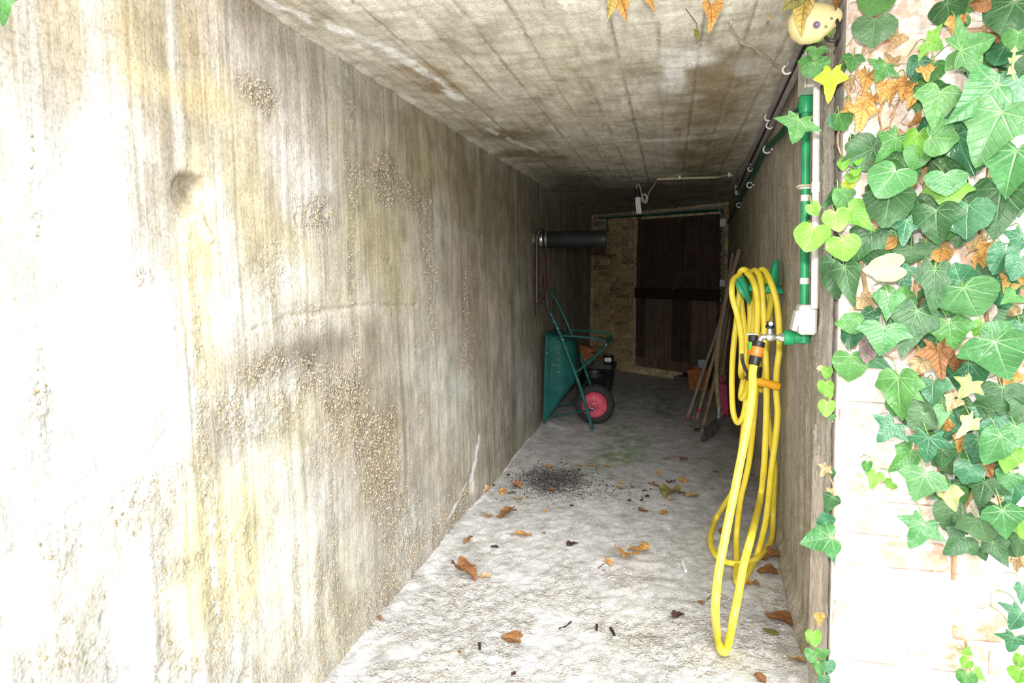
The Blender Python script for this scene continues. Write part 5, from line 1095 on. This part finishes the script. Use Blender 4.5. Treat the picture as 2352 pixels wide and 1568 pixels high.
for k in range(26):   # dry rootlets on the bare bricks
    x, y = rl.uniform(1950, 2110), rl.uniform(60, 320); q = MB(); pts = [(x, y)]
    for _ in range(4): x += rl.uniform(-22, 22); y += rl.uniform(4, 26); pts.append((x, y))
    q.tube(smoothpath([ony(a, b, YB-.014-.01*rl.random()) for a, b in pts], 4), .0012, 5); q.build('rootlet', 'ivy_stem', ivy)
# pale new shoot, right edge
q = MB(); sh = [(2330, 190), (2325, 165), (2327, 140), (2330, 118)]; q.tube(smoothpath([ony(a, b, YB-.20) for a, b in sh], 4), .004, 7); q.build('new_shoot', 'green_stem', ivy)
for a, b, c, d in ((2330, 118, 2332, 104), (2328, 135, 2350, 126), (2326, 160, 2312, 172), (2326, 140, 2314, 132)): place_leaf((a, b, c, d, 14, Pa, 'tri', .20), ivy)
# shoots on the corner of the wall: one small ivy of its own for each
def shoot(lo, hi, name, label, stem):
    b = ony(*stem[0], YB); e_ = empty(name, b, label, 'climber')
    for ent in SH+SHD:
        if lo <= ent[1] < hi: place_leaf(ent, e_, crumple=.5 if ent in SHD else 0., plane=YB-.0)
    q = MB(); q.tube(smoothpath([ony(a, c, YB-.015) for a, c in stem], 5), .0022, 6); q.build('stem', 'ivy_stem', e_)
shoot(800, 1000, 'ivy_shoot', 'small bright ivy shoot on the wall corner below the socket box', [(1912, 970), (1905, 930), (1900, 880), (1892, 835)])
shoot(1060, 1300, 'ivy_shoot', 'ivy shoot with one large leaf reaching left from the wall corner', [(1918, 1300), (1916, 1230), (1915, 1130), (1908, 1100), (1900, 1080)])
shoot(1400, 1570, 'ivy_shoot', 'young bright ivy shoot at the bottom of the wall corner', [(1900, 1580), (1890, 1530), (1872, 1480), (1860, 1455), (1882, 1410)])

# ---- ceiling-edge leaves and left edge leaf
def single(ent, label, crumple=.5, y=2.05, zmax=None, cat='leaf', name='dry_leaf', group=None):
    o, P, T = place_leaf((*ent[:7], YB-y), None, crumple=crumple); o.name = name; tag(o, label, cat, group); return o
HG = 'dead leaves hanging from the ceiling edge'
def hang(ent, label, off):
    P = ceilp(ent[0], max(ent[1], 0), off); y = P[1]; return single(ent, label, y=y, group=HG)
hang((1408, -18, 1396, 44, 52, Y_2, 'star', 0), 'large crumpled ochre leaf at the top centre of the ceiling', .06)
hang((1424, -20, 1440, 52, 44, O_, 'tri', 0), 'ochre leaf half hanging just right of the largest ceiling leaf', .06)
hang((1490, -14, 1502, 24, 32, O_, 'tri', 0), 'small tan leaf tip poking down beside the large ceiling leaf', .05)
hang((1634, 12, 1633, 72, 42, O_, 'tri', 0), 'triangular orange leaf dangling below the ceiling', .07)
hang((1596, 66, 1604, 92, 9, OL, 'oval', 0), 'thin dry seed wisp hanging on a fine thread from the ceiling', .04)
single((1850, -8, 1838, 78, 66, Y_2, 'ivy', 0), 'crinkled straw-yellow leaf draped over the painted ornament', y=2.24, group=HG)
single((1832, -10, 1800, 20, 46, OL, 'heart', 0), 'curled olive-yellow leaf left of the straw-yellow one', y=2.22, group=HG)
single((1928, -16, 1918, 22, 34, B1, 'ivy', 0), 'brown curled leaf above the painted ornament', y=2.30, group=HG)
o = single((2, -30, 8, 62, 44, Mi, 'ivy', 0), 'single green ivy leaf at the top of the left wall', 0., y=1.02, name='ivy_leaf')
m = MB(); P = [ceilp(1575, 20, .02), ceilp(1590, 40, .03), ceilp(1600, 55, .04), ceilp(1601, 72, .045)]; m.tube(smoothpath(P, 4), .0012, 5); tag(m.build('hanging_thread', 'brown_cord', origin=P[0]), 'fine brown thread holding the seed wisp under the ceiling', 'thread')

# ---- fallen leaves on the floor, one by one: px, py, width px, colour, shape, crumple, label
FG = 'fallen leaves on the concrete floor'
FL = [(1119, 1134, 22, P_, 'ivy', .7, 'pale curled leaf against the left wall, leftmost by the soil patch'), (1155, 1131, 26, O_, 'oval', .7, 'orange leaf second from the left wall beside the soil patch'), (1176, 1131, 30, OL, 'oval', .4, 'greenish flat leaf between the orange and brown leaves by the soil'),
 (1187, 1120, 20, B1, 'ivy', .8, 'brown curled leaf at the left rim of the soil patch'), (1190, 1150, 22, O_, 'tri', .8, 'small upright orange leaf just below the soil patch'), (1262, 1073, 30, O_, 'oval', .5, 'long orange leaf lying at the far rim of the soil patch'), (1331, 1071, 17, O_, 'oval', .4, 'small pinkish leaf right of the soil patch'),
 (1358, 1070, 20, O_, 'oval', .6, 'small orange leaf in the middle of the far row, left one'), (1394, 1072, 22, O_, 'oval', .6, 'small orange leaf on the green algae patch'), (1532, 1057, 22, O_, 'oval', .7, 'orange leaf farthest back on the right of the floor'), (1571, 1058, 30, B1, 'oval', .8, 'dark brown rolled leaf farthest back beside the orange one'),
 (1511, 1086, 18, O_, 'oval', .6, 'small orange leaf alone between the two far leaf rows'), (1643, 1086, 22, B1, 'oval', .6, 'brown leaf nearest the hose in the far part of the floor'), (1540, 1110, 20, DK, 'ivy', .8, 'dark brown crumpled leaf left of the larger ochre leaf'), (1568, 1106, 26, O_, 'oval', .8, 'ochre cupped leaf in the cluster right of centre'),
 (1505, 1119, 22, B1, 'oval', .8, 'dark cupped leaf left of the right-hand cluster'), (1427, 1113, 20, O_, 'oval', .6, 'ochre leaf overlapping a green scrap mid floor'), (1421, 1122, 16, OL, 'oval', .3, 'green scrap of leaf mid floor'), (1452, 1121, 14, B1, 'oval', .5, 'tiny brown leaf right of the green scrap'), (1637, 1122, 14, O_, 'oval', .5, 'tiny orange leaf left of the hose'),
 (1538, 1136, 42, OL, 'ivy', .6, 'yellow-green crinkled leaf, left one of the yellowish pair'), (1566, 1137, 26, B1, 'oval', .9, 'brown rolled leaf lying on the yellowish pair'), (1590, 1140, 42, Y_2, 'oval', .3, 'long yellow leaf, right one of the yellowish pair'), (1541, 1147, 14, O_, 'oval', .5, 'tiny ochre leaf touching the yellow-green leaf'),
 (1524, 1175, 31, O_, 'oval', .4, 'flat oval tan leaf alone right of centre'), (1478, 1174, 20, B1, 'ivy', .8, 'small brown shrivelled leaf left of the oval tan one'), (1253, 1178, 12, O_, 'oval', .6, 'tiny orange leaf left of centre below the soil'), (1119, 1188, 26, O_, 'tri', .8, 'orange folded leaf near the left wall foot'), (1165, 1187, 42, B1, 'round', .7, 'large brown-and-tan crumpled leaf near the left wall'),
 (1091, 1184, 8, O_, 'oval', .4, 'tiny orange speck of leaf at the left wall foot'), (1075, 1248, 30, B1, 'oval', .8, 'brown leaf lying by the left wall below the pebbled patch'), (1178, 1235, 22, O_, 'oval', .7, 'orange leaf tucked beside the large bright orange one'), (1205, 1235, 32, O_, 'ivy', .7, 'large bright orange cupped leaf left of centre'),
 (1136, 1258, 20, DK, 'oval', .4, 'dark red-brown flat leaf left of centre'), (1249, 1227, 12, B1, 'oval', .5, 'tiny pinkish brown leaf right of the bright orange one'), (1314, 1251, 24, DK, 'ivy', .6, 'grey-brown decayed leaf near the centre of the floor'), (1067, 1328, 56, B1, 'ivy', .7, 'large brown crumpled leaf in the left foreground'), (1112, 1326, 34, P_, 'oval', .5, 'faded shredded leaf right of the large left one'),
 (1398, 1294, 18, O_, 'tri', .7, 'small orange leaf left of the big central pair'), (1440, 1288, 50, O_, 'round', .7, 'big ochre leaf, front one of the central pair'), (1466, 1269, 56, O_, 'oval', .8, 'long curled orange leaf, back one of the central pair'), (1387, 1310, 8, B1, 'oval', .5, 'tiny brown leaf below the central pair'),
 (1662, 1222, 28, B1, 'oval', .7, 'brown leaf inside the lying yellow hose loop'), (1724, 1248, 16, B1, 'oval', .8, 'small dark leaf between the hose strands'), (1733, 1174, 14, O_, 'oval', .7, 'small orange leaf behind the hose near the right wall'), (1772, 1284, 42, B1, 'ivy', .8, 'large curled brown leaf leaning at the foot of the right wall'), (1766, 1318, 38, B1, 'round', .6, 'ribbed tan leaf in front of the curled one by the right wall'),
 (1717, 1342, 20, O_, 'ivy', .6, 'pale orange leaf under the lowest bend of the inner hose'), (1737, 1345, 20, B1, 'oval', .8, 'brown leaf right beside the lowest bend of the inner hose'), (1610, 1385, 16, B1, 'oval', .6, 'small brown leaf left of the front hose loop'), (1557, 1416, 26, DK, 'ivy', .6, 'grey-brown withered leaf mid foreground'), (1796, 1427, 52, B1, 'round', .4, 'large flat dark leaf near the right wall in the foreground'),
 (1771, 1455, 42, OL, 'oval', .4, 'olive leaf in front of the large dark one on the right'), (1825, 1523, 28, O_, 'ivy', .7, 'orange leaf at the right wall foot, bottom right'), (1746, 1565, 34, B1, 'oval', .6, 'brown leaf cut off by the bottom edge on the right'), (1180, 1466, 40, B1, 'tri', .4, 'triangular brown leaf in the left foreground'), (1055, 1495, 12, B1, 'oval', .5, 'small reddish leaf at the bottom left'),
 (1180, 1546, 16, DK, 'oval', .6, 'dark shred at the very bottom left of centre'), (872, 1432, 14, B1, 'oval', .7, 'little brown leaf stuck at the left wall foot in the foreground'), (1264, 1129, 16, B1, 'ivy', .7, 'dull brown leaf at the near rim of the soil patch'), (1666, 1501, 12, B1, 'oval', .5, 'tiny red-brown scrap under the front bend of the hose')]
rf = random.Random(21)
for px, py, wpx, mat, kind, cr_, lab in FL:
    c = onz(px, py, 0.004); dist = np.linalg.norm(c-CAM); size = wpx/F*dist*.98
    me = get_leaf({'ivy': 'round', 'round': 'round', 'tri': 'heart'}.get(kind, kind), mat, rf.randrange(5), crumple=round(cr_*.5, 2), fold=.16, droop=.2); o = bpy.data.objects.new('fallen_leaf', me); COL.objects.link(o)
    s = size*rf.uniform(.92, 1.05); R3 = Matrix.Rotation(rf.uniform(0, 6.28), 3, 'Z') @ Matrix.Rotation(rf.uniform(-.15, .15)-(.25 if cr_ > .6 else 0), 3, 'X') @ Matrix.Rotation(rf.uniform(-.2, .2), 3, 'Y')
    zs = 1.
    pts = [R3 @ Vector((v.co.x*s, v.co.y*s, v.co.z*s*zs)) for v in me.vertices]
    ctr = sum(pts, Vector())/len(pts); mz = min(p.z for p in pts)
    R3 = R3; o.matrix_basis = Matrix.Translation((c[0]-ctr.x, c[1]-ctr.y, fh(c[0], c[1])+.003-mz)) @ R3.to_4x4() @ Matrix.Diagonal((s, s, s*zs, 1)); tag(o, lab, 'leaf', FG)
# stalks, pods and chips
def stick(pts, r, mat, name, label, cat):
    P = [onz(a, b, .006) for a, b in pts]
    for p in P: p[2] = fh(p[0], p[1])+r
    m = MB(); m.tube(smoothpath(P, 4), r, 6); tag(m.build(name, mat, origin=P[0]), label, cat)
stick([(1284, 1439), (1300, 1433), (1312, 1422)], .003, 'soil', 'twig', 'short dark twig in the foreground, left of the two pods', 'twig')
stick([(1370, 1444), (1371, 1432)], .006, 'soil', 'seed_pod', 'small dark pod, left of two in the foreground', 'seed pod')
stick([(1402, 1440), (1408, 1448), (1411, 1458)], .006, 'soil', 'seed_pod', 'small dark pod, right of two in the foreground', 'seed pod')
stick([(1101, 1478), (1102, 1490)], .006, 'soil', 'seed_pod', 'dark grey pod in the left foreground', 'seed pod')
stick([(1568, 1294), (1575, 1313)], .008, 'white_plastic', 'white_chip', 'white chip lying on the floor right of centre', 'chip')
stick([(1374, 1304), (1386, 1294), (1400, 1290)], .0018, 'brown_cord', 'leaf_stalk', 'thin bare stalk pointing to the central leaf pair', 'stalk')
stick([(1625, 1375), (1636, 1362), (1642, 1350)], .0014, 'brown_cord', 'leaf_stalk', 'hair-thin stalk left of the front hose loop', 'stalk')
stick([(1801, 1508), (1814, 1510)], .004, 'grey_ceramic', 'plastic_scrap', 'pale greenish scrap by the right wall in the foreground', 'scrap')
for k, (px, py) in enumerate([(1596, 968), (1604, 975), (1612, 982), (1600, 984)]):
    pass
# soil spilled on the floor
it = []; rs_ = random.Random(8); sc0 = onz(1268, 1105, 0)
for k in range(6500):
    g1, g2 = rs_.gauss(0, 1), rs_.gauss(0, 1); u = rs_.random()
    if u < .6: x, y = sc0[0]+g1*.12, sc0[1]+g2*.17
    elif u < .85: x, y = sc0[0]+g1*.20-.04, sc0[1]+g2*.32+.10
    else: x, y = sc0[0]+.15+abs(g1)*.28, sc0[1]-.08+g2*.16
    r = rs_.uniform(.0015, .0045)*(1.9 if rs_.random() < .05 else 1)
    if x > -1.16: it.append((x, y, fh(x, y)+r*.2, r))
so_ = lumps('spilled_soil', 'soil', it, None, 9); tag(so_, 'dark crumbled soil spilled on the floor left of centre', 'soil', kind='stuff')
for k, (px, py, r, lab) in enumerate([(1313, 1163, .012, 'lone dark soil clod below the spilled soil'), (1446, 1149, .014, 'soil clod, leftmost of the group right of the spill'), (1474, 1148, .012, 'soil clod, lowest of the group right of the spill'), (1487, 1139, .016, 'largest soil clod, right end of the group right of the spill'), (1479, 1127, .010, 'small soil clod, topmost of the group right of the spill'), (1330, 1080, .013, 'soil clod at the far right rim of the spill'), (1167, 1089, .014, 'soil clod at the left rim of the spill'), (1133, 1116, .012, 'soil clod at the foot of the left wall')]):
    c = onz(px, py, .005); z = fh(c[0], c[1]); q = lumps('soil_clod', 'soil', [(0, 0, r*.35, r), (r*.5, r*.3, r*.3, r*.6), (-r*.6, -.1*r, r*.3, r*.55)], None, k+30, squash=.7); del q['kind']; q.location = (c[0], c[1], z); tag(q, lab, 'clod', 'soil clods around the spill')
# sweepings under the tools
it = []
for k in range(160):
    p = onz(rs_.uniform(1582, 1640), rs_.gauss(972, 8), 0); r = rs_.uniform(.002, .006); it.append((p[0], p[1], fh(p[0], p[1])+r*.3, r))
lb = lumps('leaf_litter', 'brown_cord', it, None, 10); tag(lb, 'brown crumbs and twigs on the floor under the tools', 'litter', kind='stuff')
